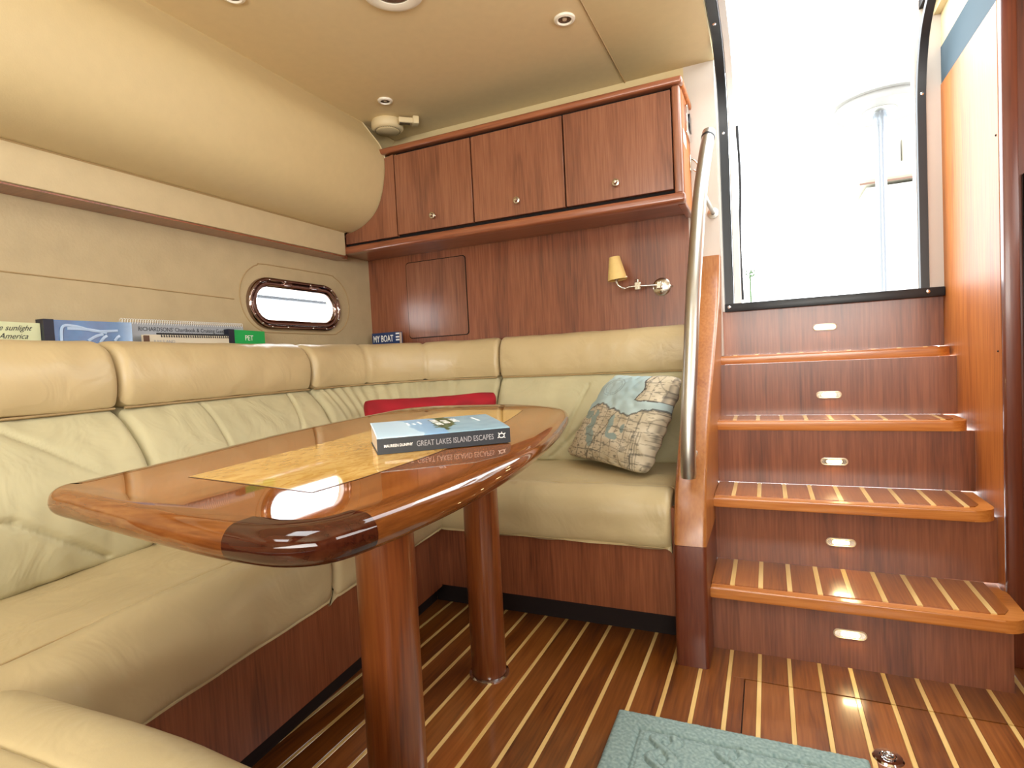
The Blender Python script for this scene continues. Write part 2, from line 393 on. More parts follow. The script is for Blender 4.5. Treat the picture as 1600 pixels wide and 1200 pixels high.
bm = NB(); tube(bm, [(lx+.012*math.cos(a), ly+.012*math.sin(a), .0045) for a in [2*PI*i/12 for i in range(12)]], .0022, closed=True, sub=2, n=8)
o = link('pull_ring', bm, M['chrome'], hatch); 

# ------------------------------------------------------------------ room shell
ZC = 1.955; YB = 2.30
# hull wall with a real opening for the porthole
PY, PZ, PHL, PHR = 1.805, 1.145, .150, .078      # centre, half straight length, radius of the glass
def stadium(cy, cz, hl, r, n=14):
    pts = []
    for i in range(n+1): a = -PI/2+PI*i/n; pts.append((cy+hl+r*math.cos(a), cz+r*math.sin(a)))
    for i in range(n+1): a = PI/2+PI*i/n; pts.append((cy-hl+r*math.cos(a), cz+r*math.sin(a)))
    return pts
def holed(bm, outer, inner, f):
    """plate with a hole: outer rectangle (y0,y1,z0,z1), inner loop; f(u,v,side)"""
    y0, y1, z0, z1 = outer; n = len(inner); cy = sum(p[0] for p in inner)/n; cz = sum(p[1] for p in inner)/n
    O = []
    for (y, z) in inner:
        dy, dz = y-cy, z-cz; t = 1e9
        if dy > 1e-9: t = min(t, (y1-cy)/dy)
        if dy < -1e-9: t = min(t, (y0-cy)/dy)
        if dz > 1e-9: t = min(t, (z1-cz)/dz)
        if dz < -1e-9: t = min(t, (z0-cz)/dz)
        O.append((cy+dy*t, cz+dz*t))
    cs = [(y0, z0), (y1, z0), (y1, z1), (y0, z1)]
    for side in (0, 1):
        A = [bm.verts.new(f(p[0], p[1], side)) for p in inner]; B = [bm.verts.new(f(p[0], p[1], side)) for p in O]
        for i in range(n):
            j = (i+1) % n; a, b = O[i], O[j]
            loop = [A[i], A[j], B[j]]
            if abs(a[0]-b[0]) > 1e-6 and abs(a[1]-b[1]) > 1e-6:
                on_y = a if min(abs(a[0]-y0), abs(a[0]-y1)) < 1e-6 else b; on_z = b if on_y is a else a
                c = (on_y[0], on_z[1]); loop.append(bm.verts.new(f(c[0], c[1], side)))
            loop.append(B[i]); bm.faces.new(loop)
        if side == 0: A0 = A
        else:
            for i in range(n): j = (i+1) % n; bm.faces.new((A0[i], A0[j], A[j], A[i]))
XW = -1.80
bm = NB(); holed(bm, (PY-.4, PY+.4, .95, 1.34), stadium(PY, PZ, PHL, PHR+.012), lambda u, v, s: (XW-(.05 if s else 0), u, v))
box(bm, XW-.05, XW, PY+.4, 2.42, .95, 1.34); box(bm, XW-.05, XW, -1.7, PY-.4, .95, 1.34)
box(bm, XW-.05, XW, -1.7, 2.42, -.05, .95); box(bm, XW-.05, XW, -1.7, 2.42, 1.34, 2.02)
wl = struct(link('wall_left', bm, M['wallfab'], smooth=False))
# seam along the hull wall and the raised oval panel outline round the port
bm = NB(); tube(bm, [(XW+.001, -.6, 1.19), (XW+.001, .8, 1.168), (XW+.001, 1.5, 1.151)], .0022, n=6, sub=4)
link('seam', bm, M['seam'], wl, label='thin seam line')
bm = NB(); tube(bm, [(XW+.001, y, z) for y, z in stadium(1.83, 1.165, .17, .135, 10)], .0022, n=6, sub=2, closed=True)
link('seam', bm, M['seam'], wl, label='thin oval seam around the port')

# bulkhead (teak veneer with a dark reveal round an access panel), door opening on its right
DX0, DX1, DZ0 = -.082, .483, 1.046
bh = NB(); box(bh, -1.82, -.262, YB, YB+.04, 0, 1.41)
wb = struct(link('wall_back', bh, M['teak_v'], smooth=False))
bm = NB(); box(bm, -1.82, -.262, YB, YB+.04, 1.41, 2.03)
link('upper_lining', bm, M['head'], wb, smooth=False, label='tan upper lining above the cupboard')
AX0, AX1, AZ0, AZ1 = -1.574, -1.252, 1.004, 1.362
def rrect(x0, x1, z0, z1, r, n=5):
    pts = []
    for cx, cz, a0 in ((x1-r, z0+r, -PI/2), (x1-r, z1-r, 0), (x0+r, z1-r, PI/2), (x0+r, z0+r, PI)):
        for i in range(n+1): a = a0+PI/2*i/n; pts.append((cx+r*math.cos(a), cz+r*math.sin(a)))
    return pts
ap = thing('access_panel', 'flush round-cornered teak access panel in the bulkhead under the cupboards', 'panel', (-1.41, YB-.004, AZ0))
bm = NB(); prism(bm, rrect(AX0-.004, AX1+.004, AZ0-.004, AZ1+.004, .016), lambda u, v: (u, YB-.0015, v), lambda u, v: (u, YB+.002, v))
link('shadow_gap', bm, M['gap'], ap, smooth=False)
bm = NB(); prism(bm, rrect(AX0, AX1, AZ0, AZ1, .014), lambda u, v: (u, YB-.004, v), lambda u, v: (u, YB-.0012, v))
link('panel_face', bm, M['teak_door'], ap, smooth=False)
# wall to the right: door surround plane
YD = 2.375
bm = NB(); box(bm, -.262, -.152, YB, YB+.045, .3, 2.02)
box(bm, DX1, .60, YD, YD+.05, 1.021, 2.30)
wr = struct(link('trim_1', bm, M['gel'], smooth=False), )
# right-hand side bulkhead beside the steps
PX = .556
bm = NB(); box(bm, PX, PX+.025, 1.868, 2.45, 0, 1.724, .0015, 1)
sp = struct(link('wall_right', bm, M['side_v'], smooth=False))
bm = NB(); box(bm, PX+.002, PX+.03, 1.7, 2.5, 1.726, 1.845); link('vinyl_band', bm, M['blue'], sp, smooth=False, label='blue-grey vinyl band above the teak panel')
bm = NB(); box(bm, PX+.004, PX+.03, 1.2, 2.5, 1.847, 2.1); link('upper_lining', bm, M['head'], sp, smooth=False, label='tan lining')
bm = NB(); box(bm, PX, .589, 1.842, 1.868, 0, 2.1, .004, 2); link('corner_trim', bm, M['post_dark'], sp, label='dark upright corner trim')
for zz, yy in ((1.39, 1.884), (.83, 1.89)):
    bm = NB(); lathe(bm, [(0, .0025), (.002, .002), (.003, 0)], (PX, yy, zz), (-1, 0, 0), n=10); link('screw', bm, M['dark'], sp)
bm = NB(); box(bm, PX-.03, PX+.004, 2.06, 2.10, 1.93, 1.965, .006, 2)
o = link('handle_end', bm, M['post_dark'], sp, label='dark brown end of an overhead grip')
# dark galley cabinet beyond the corner trim
gc = thing('galley_cabinet', 'dark teak galley cabinet with a black glass front at the right edge', 'cabinet', (.9, 1.95, 0))
link('body', box(NB(), .592, 1.195, 1.875, 2.2, 0.001, 1.95, .003, 1), M['post_dark'], gc)
link('glass_front', box(NB(), .603, 1.15, 1.862, 1.8745, .12, 1.28, .003, 1), M['blackgloss'], gc)
link('handle', box(NB(), .62, 1.1, 1.84, 1.8615, 1.22, 1.235, .004, 2), M['chrome'], gc)
# outer shell out of view
sh = NB(); box(sh, 1.2, 1.25, -1.7, 2.5, 0, 2.05); struct(link('wall_starboard', sh, M['teak_v'], smooth=False))
sh = NB(); box(sh, -1.8, 1.25, -1.75, -1.7, 0, 2.05); struct(link('wall_front', sh, M['head'], smooth=False))

# ceiling: three padded panels, with the companionway cut-out and two added hatch openings out of view
def ceil_panel(name, rects, mat, z=ZC):
    b = NB()
    for (x0, x1, y0, y1) in rects: box(b, x0, x1, y0, y1, z, z+.03, .003, 2)
    return struct(link(name, b, mat, smooth=False))
OX0, OX1, OY0 = -.11, .50, 1.30
bm = NB(); box(bm, -1.9, -.485, YB-.0, YB+.1, ZC+.03, ZC+.05)
# backing deck above, leaving the openings free
bk = NB()
for r in [(-1.9, -.86, .36, 2.5), (-1.9, -.86, -.26, .36), (-.86, -.24, .36, 2.5), (-.24, OX0, -1.75, 2.5), (OX0, OX1, -1.75, OY0), (OX1, 1.3, -1.75, 2.5),
          (-1.9, -1.21, -1.75, -.26), (-1.21, -.24, -.79, -.26), (-.59, -.24, -1.75, -.79), (-1.21, -.59, -1.75, -1.41)]:
    box(bk, r[0], r[1], r[2], r[3], ZC+.031, ZC+.06)
bm.free()
ce = struct(link('ceiling', bk, M['gap'], smooth=False))
def cpart(rects, mat, label):
    b = NB()
    for (x0, x1, y0, y1) in rects: box(b, x0, x1, y0, y1, ZC, ZC+.031)
    return link('ceiling_panel', b, mat, ce, smooth=False, label=label)
cpart([(-1.603, -.86, -.26, YB), (-.86, -.488, .36, YB), (-1.603, -.488, -.79, -.26), (-1.603, -1.21, -1.7, -.79), (-.59, -.488, -1.7, .36-.62)], M['ceil'], 'wide tan vinyl ceiling panel')
cpart([(-.484, OX0-.04, .36, YB), (-.24, OX0-.04, -1.7, .36), (OX0-.04, OX1+.04, -1.7, OY0), (OX1+.04, 1.25, -1.7, 2.4)], M['head'], 'paler ceiling panel beside the companionway')
bm = NB(); tube(bm, [(-.486, .3, ZC-.001), (-.486, YB, ZC-.001)], .003, n=6, sub=1); link('seam', bm, M['seam'], ce, label='dark seam between ceiling panels')
for n_, (cx, cy) in enumerate(((-.55, .05), (-.9, -1.1))):
    b = NB()
    for (x0, x1, y0, y1) in ((-.33, .33, .29, .33), (-.33, .33, -.33, -.29), (-.33, -.29, -.29, .29), (.29, .33, -.29, .29)):
        box(b, cx+x0, cx+x1, cy+y0, cy+y1, ZC-.02, ZC+.1)
    struct(link('window_%d' % (n_+1), b, M['white'], smooth=False))  # unseen hatch frames added round the overhead fill lamps

# ------------------------------------------------------------------ padded headliner bulge and shelf fascia on the hull side
prof = [(-1.603, ZC+.01), (-1.598, ZC-.004), (-1.56, 1.90), (-1.507, 1.825), (-1.489, 1.76), (-1.497, 1.68), (-1.522, 1.60), (-1.56, 1.545), (-1.62, 1.505), (-1.69, 1.483), (-1.712, 1.485), (-1.80, 1.50), (-1.80, ZC+.01)]
sm = [Vector((-1.604, 0, ZC+.01))]+crom([(x, 0, z) for x, z in prof[1:11]], 5)+[Vector((-1.80, 0, 1.50)), Vector((-1.80, 0, ZC+.01))]
bm = NB(); prism(bm, [(p.x, p.z) for p in sm], lambda u, v: (u, -1.2, v), lambda u, v: (u, 2.062, v))
hl = link('headliner_bulge', bm, M['head'], autos=50); struct(hl)
bm = NB(); tube(bm, [(p.x+.001, 2.060, p.z) for p in sm[1:-2]], .0035, n=8, sub=1, smooth=False); link('piping', bm, M['fascia'], hl, label='pale piping along the end of the bulge')
bm = NB(); tube(bm, [(-1.602, -1.2, ZC-.0015), (-1.602, 2.3, ZC-.0015)], .003, n=6, sub=1); link('seam', bm, M['seam'], hl)
# bulge continues above the cabinet to the bulkhead
bm = NB(); prism(bm, [(-1.604, ZC+.01), (-1.60, ZC-.004), (-1.70, 1.84), (-1.80, 1.80), (-1.80, ZC+.01)], lambda u, v: (u, 2.0621, v), lambda u, v: (u, 2.30, v))
link('bulge_end', bm, M['head'], hl, smooth=False)
bm = NB(); box(bm, -1.735, -1.705, -1.2, 2.0265, 1.376, 1.480, .005, 2)
fs = link('shelf_fascia', bm, M['fascia']); struct(fs)
bm = NB(); box(bm, -1.80, -1.712, -1.2, 2.027, 1.371, 1.3755); box(bm, -1.80, -1.736, 2.027, 2.072, 1.371, 1.44); link('underside', bm, M['teak_x'], fs, smooth=False, label='dark teak underside of the shelf')
bm = NB(); tube(bm, [(-1.707, -1.2, 1.4815), (-1.707, 2.03, 1.4815)], .004, n=6, sub=1); link('shadow_gap', bm, M['seam'], fs)  # darker tube paints the line of shade under the bulge lip

# ------------------------------------------------------------------ overhead cupboard
YC = 2.05
cb = thing('overhead_cupboard', 'teak overhead cupboard with three doors and nickel knobs on the bulkhead', 'cupboard', (-.98, 2.17, 1.385))
b = NB(); box(b, -1.436, -.262, YC+.019, YB-.001, 1.418, 1.786); box(b, -1.79, -1.436, YC+.019, YB-.001, 1.418, 1.47)
link('carcass', b, M['gap'], cb, smooth=False)
link('bottom_panel', box(NB(), -1.795, -.262, YC+.02, YB-.001, 1.401, 1.418), M['teak_x'], cb, smooth=False)
# front filler on the left follows the bulge
fil = [(-1.440, 1.432), (-1.440, 1.780)]+[(p.x+.004, p.z-.002) for p in sm if p.z < 1.78 and p.x > -1.72 and p.z > 1.47][0:]+[(-1.722, 1.475), (-1.722, 1.432)]
bm = NB(); prism(bm, fil, lambda u, v: (u, YC, v), lambda u, v: (u, YC+.018, v)); link('filler_panel', bm, M['teak_door'], cb, smooth=False)
doors = [(-1.434, -1.066, -1.252), (-1.060, -.675, -.868), (-.669, -.279, -.478)]
for i, (a, c, kx) in enumerate(doors):
    d = link('door', box(NB(), a, c, YC-.002, YC+.0175, 1.436, 1.774, .0012, 1), M['teak_door'], cb)
    bm = NB(); kz = 1.49
    lathe(bm, [(0, .026), (.005, .0255), (.007, .022), (.0075, .018), (.0085, .016), (.013, .0145), (.0145, .010), (.012, .006), (.008, .003), (.010, 0)], (kx, YC-.002, kz), (0, -1, 0), n=24)
    k = link('knob', bm, M['nickel'], d)
link('stile', box(NB(), -.276, -.2475, YC-.004, YC+.04, 1.418, 1.786, .008, 3), M['teak_door'], cb)
link('side_panel', box(NB(), -.262, -.246, YC+.036, YB-.001, 1.40, 1.786, .001, 1), M['side_v'], cb, label='lighter varnished end panel')
# mouldings: rounded noses
bm = NB(); box(bm, -1.735, -.240, YC-.022, YC+.03, 1.386, 1.418, .009, 3); link('bottom_moulding', bm, M['teak_x'], cb)
bm = NB(); box(bm, -1.545, -.238, YC-.014, YC+.03, 1.787, 1.811, .007, 3); link('top_moulding', bm, M['teak_x'], cb)
bm = NB(); box(bm, -.268, -.236, YC+.03, YB-.002, 1.787, 1.811, .007, 3); link('side_moulding', bm, M['side_v'], cb)
bm = NB(); box(bm, -.27, -.245, YC+.03, YB-.002, 1.386, 1.4015, .002, 1); link('end_lip', bm, M['teak_x'], cb)
# fittings on the end panel
sw = thing('switch_panel', 'chrome framed switch panel on the end of the overhead cupboard', 'switch', (-.244, 2.21, 1.68))
bm = NB(); prism(bm, rrect(2.165, 2.275, 1.655, 1.765, .012), lambda u, v: (-.2455, u, v), lambda u, v: (-.238, u, v), .002); link('frame', bm, M['chrome'], sw)
link('rocker', box(NB(), -.2379, -.233, 2.20, 2.25, 1.68, 1.74, .002, 2), M['blackgloss'], sw)
st = thing('notice_plate', 'small white printed plate below the chrome switch panel', 'plate', (-.244, 2.12, 1.61))
link('plate', box(NB(), -.2458, -.2445, 2.085, 2.165, 1.60, 1.65), M['white'], st, smooth=False)
for z_ in (1.637, 1.627, 1.617): link('printed_line', box(NB(), -.2444, -.2440, 2.093, 2.15-random.random()*.02, z_-.002, z_+.001), M['greyprint'], st, smooth=False)
hk = thing('coat_hook', 'small nickel hook at the back of the cupboard end panel', 'hook', (-.244, 2.27, 1.54))
link('plate', box(NB(), -.2455, -.241, 2.255, 2.28, 1.55, 1.61, .002, 2), M['nickel'], hk)
bm = NB(); tube(bm, [(-.242, 2.267, 1.60), (-.225, 2.267, 1.585), (-.215, 2.267, 1.565), (-.222, 2.267, 1.548), (-.232, 2.267, 1.555)], .0035, n=8); link('hook_arm', bm, M['nickel'], hk)

# ------------------------------------------------------------------ ceiling fittings
for (x, y, r, lab) in ((-1.363, 1.205, .034, 'recessed ceiling light nearest the hull side, at the top edge'), (-.560, 1.78, .034, 'recessed ceiling light near the companionway seam'), (-1.388, 1.945, .030, 'recessed ceiling light beside the smoke detector')):
    t = thing('ceiling_light', 'cream rimmed '+lab, 'light', (x, y, ZC-.006), 'ceiling downlights')
    bm = NB(); lathe(bm, [(r*.62, .004), (r*.62, -.004), (r*.72, -.008), (r*.95, -.006), (r, -.001), (r, .001)], (x, y, ZC), n=36); link('bezel', bm, M['white'], t)
    bm = NB(); lathe(bm, [(0, -.002), (r*.3, -.001), (r*.625, -.0035), (r*.625, .0)], (x, y, ZC), n=30); link('reflector', bm, M['bulb'], t)
    bm = NB(); lathe(bm, [(0, -.006), (r*.2, -.005), (r*.22, -.001)], (x, y, ZC), n=16); link('bulb', bm, M['clear'], t)
t = thing('ceiling_dome', 'round cream ceiling fixture cut off by the top edge', 'light', (-.955, 1.42, ZC-.02))
bm = NB(); lathe(bm, [(.055, .0), (.055, -.006), (.075, -.012), (.09, -.006), (.092, 0)], (-.955, 1.405, ZC), n=44); link('bezel', bm, M['white'], t)
bm = NB(); lathe(bm, [(0, -.004), (.0555, -.004), (.0555, 0)], (-.955, 1.405, ZC), n=40); link('glass', bm, M['bulb'], t)
sd = thing('smoke_detector', 'cream round smoke detector on the ceiling near the cupboard corner', 'detector', (-1.50, 2.115, ZC-.03))
sx, sy = -1.505, 2.115
bm = NB(); lathe(bm, [(.066, 0), (.070, -.008), (.070, -.028), (.064, -.038), (.056, -.041), (.0, -.043)], (sx, sy, ZC), n=48); link('housing', bm, M['plastic'], sd)
bm = NB(); lathe(bm, [(0, -.049), (.044, -.047), (.050, -.043), (.050, -.038)], (sx, sy, ZC), n=40); link('cover', bm, M['plastic'], sd)
bm = NB()
for i in range(44):
    a = 2*PI*i/44; c, s_ = math.cos(a), math.sin(a)
    q = NB(); q.free()
    p = Vector((sx+.0535*c, sy+.0535*s_, ZC-.0405)); cyl(bm, p, p+Vector((0, 0, -.0012)), .0016, n=6)
o = link('vent_holes', bm, M['gap'], sd); o['kind'] = 'stuff'
cm = thing('wall_mount_clip', 'small cream plastic clip device fixed beside the smoke detector', 'sensor', (-1.40, 2.14, ZC-.03))
def obox(bm, c, ax, ay, az, sx_, sy_, sz_, bev=.003):
    r = bmesh.ops.create_cube(bm, size=1)['verts']; c = Vector(c); ax, ay, az = Vector(ax).normalized(), Vector(ay).normalized(), Vector(az).normalized()
    for v in r: q = v.co.copy(); v.co = c+ax*q.x*sx_+ay*q.y*sy_+az*q.z*sz_
    if bev: bmesh.ops.bevel(bm, geom=list({e for v in r for e in v.link_edges}), offset=bev, segments=2, affect='EDGES', profile=.5)
bm = NB(); obox(bm, (-1.404, 2.112, ZC-.020), (.75, .66, 0), (-.66, .75, 0), (0, 0, 1), .066, .034, .022); link('body', bm, M['plastic'], cm)
bm = NB(); obox(bm, (-1.374, 2.139, ZC-.018), (.75, .66, 0), (-.66, .75, 0), (0, 0, 1), .028, .048, .034, .005); link('foot', bm, M['plastic'], cm)
bm = NB(); obox(bm, (-1.408, 2.108, ZC-.0318), (.75, .66, 0), (-.66, .75, 0), (0, 0, 1), .046, .022, .002, 0); link('window', bm, M['bulb'], cm)

# ------------------------------------------------------------------ porthole
pt = struct(bpy.data.objects.new('window_3', None)); COL.objects.link(pt); pt.location = (XW, PY, PZ); pt['_org'] = (XW, PY, PZ)
def ring_loft(bm, loops):
    R = [[bm.verts.new(p) for p in L] for L in loops]; n = len(R[0])
    for A, B in zip(R, R[1:]):
        for i in range(n): bm.faces.new((A[i], A[(i+1) % n], B[(i+1) % n], B[i]))
def sl(r, x): return [(XW+x, y, z) for y, z in stadium(PY, PZ, PHL-.0, r, 16)]
bm = NB(); ring_loft(bm, [sl(.102, 0), sl(.103, .012), sl(.099, .020), sl(.093, .022), sl(.086, .018), sl(.084, .008), sl(.080, .004), sl(.079, -.03)]); link('frame', bm, M['portring'], pt, autos=60)
bm = NB(); ring_loft(bm, [sl(.0845, .012), sl(.082, .018), sl(.070, .019), sl(.064, .012), sl(.062, .004), sl(.062, -.004)]); link('inner_frame', bm, M['portring'], pt, autos=60)
for (y, z) in [stadium(PY, PZ, PHL, .0925, 6)[i] for i in range(14)]+[(PY-.07, PZ+.0925), (PY+.07, PZ+.0925), (PY-.07, PZ-.0925), (PY+.07, PZ-.0925)]:
    bm = NB(); lathe(bm, [(0, .003), (.0025, .0025), (.004, 0)], (XW+.0218, y, z), (1, 0, 0), n=10); link('screw', bm, M['chrome'], pt)
for (y, z) in ((PY-.06, PZ+.082), (PY+.09, PZ+.082)):
    link('hinge', box(NB(), XW+.012, XW+.026, y-.022, y+.022, z-.007, z+.007, .003, 2), M['portring'], pt)
def glassmat():
    m, nt, b = base('port_glass'); setin(b, Roughness=.02, IOR=1.45); b.inputs['Transmission Weight'].default_value = 1; b.inputs['Base Color'].default_value = (.97, .99, 1, 1); return m
M['glass'] = glassmat()
bm = NB(); prism(bm, stadium(PY, PZ, PHL, .0715, 16), lambda u, v: (XW-.002, u, v), lambda u, v: (XW+.002, u, v)); link('glass', bm, M['glass'], pt, smooth=False)
# neighbouring boat's rail seen faintly outside the port
b = NB(); box(b, -3.3, -3.25, .8, 6.5, 1.405, 1.425)
tag(link('dock_rail', b, M['ink'], smooth=False), 'faint grey rail outside the oval port', 'rail')

# ------------------------------------------------------------------ door frame gasket
def gasket(x0, x1, xb=0):
    """strip following the opening: up the bulkhead and forward under the ceiling"""
    pts = [(YD-.006, 1.03), (YD-.006, 1.55), (YD-.010, 1.70), (YD-.035, 1.80), (YD-.085, 1.885), (YD-.17, 1.94), (YD-.28, 1.962), (1.75, 1.968), (1.30, 1.968)]
    C = crom([(0, y, z) for y, z in pts], 6); bm = NB(); rings = []
    for i, p in enumerate(C):
        t = (C[min(i+1, len(C)-1)]-C[max(i-1, 0)]).normalized(); nn = Vector((0, -t.z, t.y))
        if nn.y > 0 and i < 3: nn = -nn
        # towards the room: -Y on the wall, -Z on the ceiling
        nn = Vector((0, -abs(t.z), -abs(t.y)))
        rings.append([bm.verts.new(q) for q in (Vector((x0, p.y, p.z)), Vector((x0+.003, p.y, p.z))+nn*.010, Vector((x1-.003, p.y, p.z))+nn*.010, Vector((x1, p.y, p.z)))])
    for A, B in zip(rings, rings[1:]):
        for k in range(4): bm.faces.new((A[k], A[(k+1) % 4], B[(k+1) % 4], B[k]))
    bm.faces.new(rings[0]); bm.faces.new(rings[-1][::-1])
    return bm
df = bpy.data.objects.new('door_1', None); COL.objects.link(df); df.location = (.2, YD, 1.02); df['_org'] = (.2, YD, 1.02); struct(df)
link('gasket', gasket(-.146, -.112), M['black'], df, label='black rubber edge strip')
link('gasket', gasket(.484, .514), M['black'], df, label='black rubber edge strip')
link('track', gasket(-.1115, -.084), M['gelw'], df, label='pale track inside the left gasket')
link('sill_gasket', box(NB(), -.146, PX-.001, YD-.018, YD+.0, 1.016, 1.048, .003, 2), M['black'], df, label='black rubber sill strip')
tube_b = NB(); tube(tube_b, [(-.080, YD+.0, 1.06), (-.083, YD+.0, 1.3), (-.076, YD+.0, 1.5), (-.080, YD-.01, 1.72)], .005, n=8)
link('seal', tube_b, M['black'], df)
for (x, y, z) in ((-.129, YD-.02, 1.034), (.506, YD-.02, 1.034), (-.129, YD-.018, 1.70), (.500, YD-.018, 1.70), (-.129, 2.19, 1.945), (-.129, 2.05, 1.953), (.499, 2.1, 1.952)):
    bm = NB(); ax = (0, -1, 0) if z < 1.75 else (0, -.3, -1)
    lathe(bm, [(0, .003), (.003, .003), (.006, .0015), (.0065, 0)], (x, y, z), ax, n=12); link('screw', bm, M['chrome'], df)
# coaming the light comes through (outer faces of deck moulding)
b = NB(); box(b, -.20, -.13, YD+.03, YD+.06, .9, 1.98); box(b, DX1+.03, .70, YD+.06, YD+.09, .9, 2.4); box(b, -.2, .7, YD+.04, YD+.35, .90, 1.012)
struct(link('trim_2', b, M['gelw'], smooth=False))

# ------------------------------------------------------------------ companionway steps
st = thing('companionway_steps', 'teak companionway steps with four holly-striped treads and five lit risers', 'stairs', (.19, 1.9, 0))
ZT = [.197, .410, .625, .848]; YN = [1.668, 1.862, 2.078, 2.27]; YR = [1.707, 1.912, 2.085, 2.25, 2.385]
XL = -.1685
XR = [.552, .548, .545, .553]
TH = .034
for i in range(5):
    z0 = 0 if i == 0 else ZT[i-1]; z1 = ZT[i]-TH if i < 4 else 1.02
    xr = .524 if i == 0 else PX-.001
    link('riser', box(NB(), XL, xr, YR[i], YR[i]+.018, z0, z1), M['stair_v'], st, smooth=False)
link('side_return', box(NB(), .506, .524, 1.7255, 1.86, 0, ZT[0]-TH, .001, 1), M['stair_v'], st)
for i in range(4):
    r = .055 if i < 2 else .045
    yb = YR[i+1]; xr = XR[i]; yf = YN[i]
    tr = None
    # solid nosing: outline with rounded right corner
    def corner(off, rr, xr=xr, yf=yf):
        c = (xr-off-rr, yf+off+rr); return [(c[0]+rr*math.cos(a), c[1]+rr*math.sin(a)) for a in [-PI/2+PI/2*k/10 for k in range(11)]]
    bx = xr; yend = 1.864 if i == 0 else yb
    outer = [(XL, yb), (XL, yf)]+corner(0, r)+[(xr, yend)]+([(xr-.0, yb)] if i else [(.553, 1.864), (.553, yb)])
    bm = NB(); prism(bm, outer, lambda u, v: (u, v, ZT[i]-TH), lambda u, v: (u, v, ZT[i]-.0025), .006)
    tr = link('tread', bm, M['stair_x'], st)
    # planks and holly strips laid in the top, inset from the nosing
    ins = .030
    for k in range(-1, 10):
        xs = -.1105+.0743*k
        a0, a1 = max(xs+.0065, XL+.002), min(xs+.0743-.0065, xr-ins)
        yb_ = yb-.001
        def front(x, rr=r, xr=xr, yf=yf):
            c0 = xr-ins-(rr-.02 if rr > .02 else 0.0); q = rr-.02
            if x <= c0: return yf+ins
            return yf+ins+q-math.sqrt(max(0, q*q-(x-c0)**2))
        for nm, (p0, p1), mt in (('plank', (a0, a1), 'tread'), ('holly_strip', (xs-.0061, xs+.0061), 'holly')):
            if p1-p0 < .004 or p0 < XL or p1 > xr-ins+.001: continue
            P = [(p0, yb_), (p0, front(p0)), ((p0+p1)/2, front((p0+p1)/2)), (p1, front(p1)), (p1, yb_)]
            bm = NB(); prism(bm, P, lambda u, v: (u, v, ZT[i]-.004), lambda u, v: (u, v, ZT[i])); link(nm, bm, M[mt], tr, smooth=False)
# step lights
LZ = [.093, .278, .490, .695, .936]
ORD = ['lowest', 'second from the floor', 'third from the floor', 'fourth from the floor', 'topmost']
for i in range(5):
    x, y, z = .180+.004*i, YR[i], LZ[i]
    t = thing('step_light', 'lit oval step light in the riser, %s of the five' % ORD[i], 'light', (x, y, z-.011), 'oval step lights')
    def st2(hl, r): return stadium(x, z, hl, r, 8)
    bm = NB()
    L = [[(u, y-o_, v) for u, v in st2(.027, r_)] for r_, o_ in ((.0125, 0), (.0125, .003), (.0105, .005), (.0085, .0035))]
    ring_loft(bm, L); link('bezel', bm, M['clear'], t)
    bm = NB(); prism(bm, st2(.027, .0086), lambda u, v: (u, y-.0032, v), lambda u, v: (u, y-.0005, v)); link('housing', bm, M['nickel'], t, smooth=False)
    bm = NB(); L = [[(u, y-o_, v) for u, v in st2(hl_, r_)] for hl_, r_, o_ in ((.0165, .0058, .0033), (.0160, .0052, .0058), (.0145, .003, .0072))]
    ring_loft(bm, L); bmesh.ops.contextual_create(bm, geom=[e for e in bm.edges if len(e.link_faces) == 1 and abs(e.verts[0].co.y-(y-.0072)) < 1e-5 and abs(e.verts[1].co.y-(y-.0072)) < 1e-5])
    link('lens', bm, M['lens'], t)
    l = bpy.data.lights.new('step_glow', 'AREA'); l.shape = 'RECTANGLE'; l.size = .04; l.size_y = .012; l.energy = .07; l.color = (1, .80, .42)
    lo = bpy.data.objects.new('step_glow', l); COL.objects.link(lo); lo.parent = t; lo.location = (0, -.010, .009); lo.rotation_euler = (Vector((0, -1, -.9))).to_track_quat('-Z', 'Y').to_euler()

# stringer post between settee and steps
def stringer(prof, x0f, x1f, mat, name, par, ybk=2.30):
    """prof: list of (yfront, z); x0f/x1f functions of z"""
    bm = NB(); rings = []
    for y, z in prof:
        a, b = x0f(z), x1f(z); r = .012; q = []
        for k in range(5): t = PI+PI/2*k/4; q.append((a+r+r*math.cos(t), y+r+r*math.sin(t)))
        for k in range(5): t = -PI/2+PI/2*k/4; q.append((b-r+r*math.cos(t), y+r+r*math.sin(t)))
        q += [(b, ybk), (a, ybk)]
        rings.append([bm.verts.new((u, v, z)) for u, v in q])
    m = len(rings[0])
    for A, B in zip(rings, rings[1:]):
        for i in range(m): bm.faces.new((A[i], A[(i+1) % m], B[(i+1) % m], B[i]))
    bm.faces.new(rings[0][::-1]); bm.faces.new(rings[-1])
    return link(name, bm, mat, par, autos=50)
C = crom([(y, z, 0) for y, z in [(1.576, 0), (1.585, .15), (1.606, .328), (1.655, .47), (1.72, .58), (1.84, .72), (2.0, .87), (2.13, 1.0), (2.21, 1.12), (2.235, 1.222)]], 5)
P = [(c.x, c.y) for c in C]
xl = lambda z: -.256+.024*max(0, z-.45)/.77; xr_ = lambda z: -.168+.019*max(0, z-.5)/.72
sp_ = thing('stair_post', 'curved teak side post between the settee and the companionway steps', 'post', (-.21, 1.95, 0))
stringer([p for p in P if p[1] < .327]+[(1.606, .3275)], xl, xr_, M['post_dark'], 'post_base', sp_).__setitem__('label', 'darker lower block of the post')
stringer([(1.606, .3285)]+[p for p in P if p[1] > .34], xl, xr_, M['post'], 'post_upper', sp_)

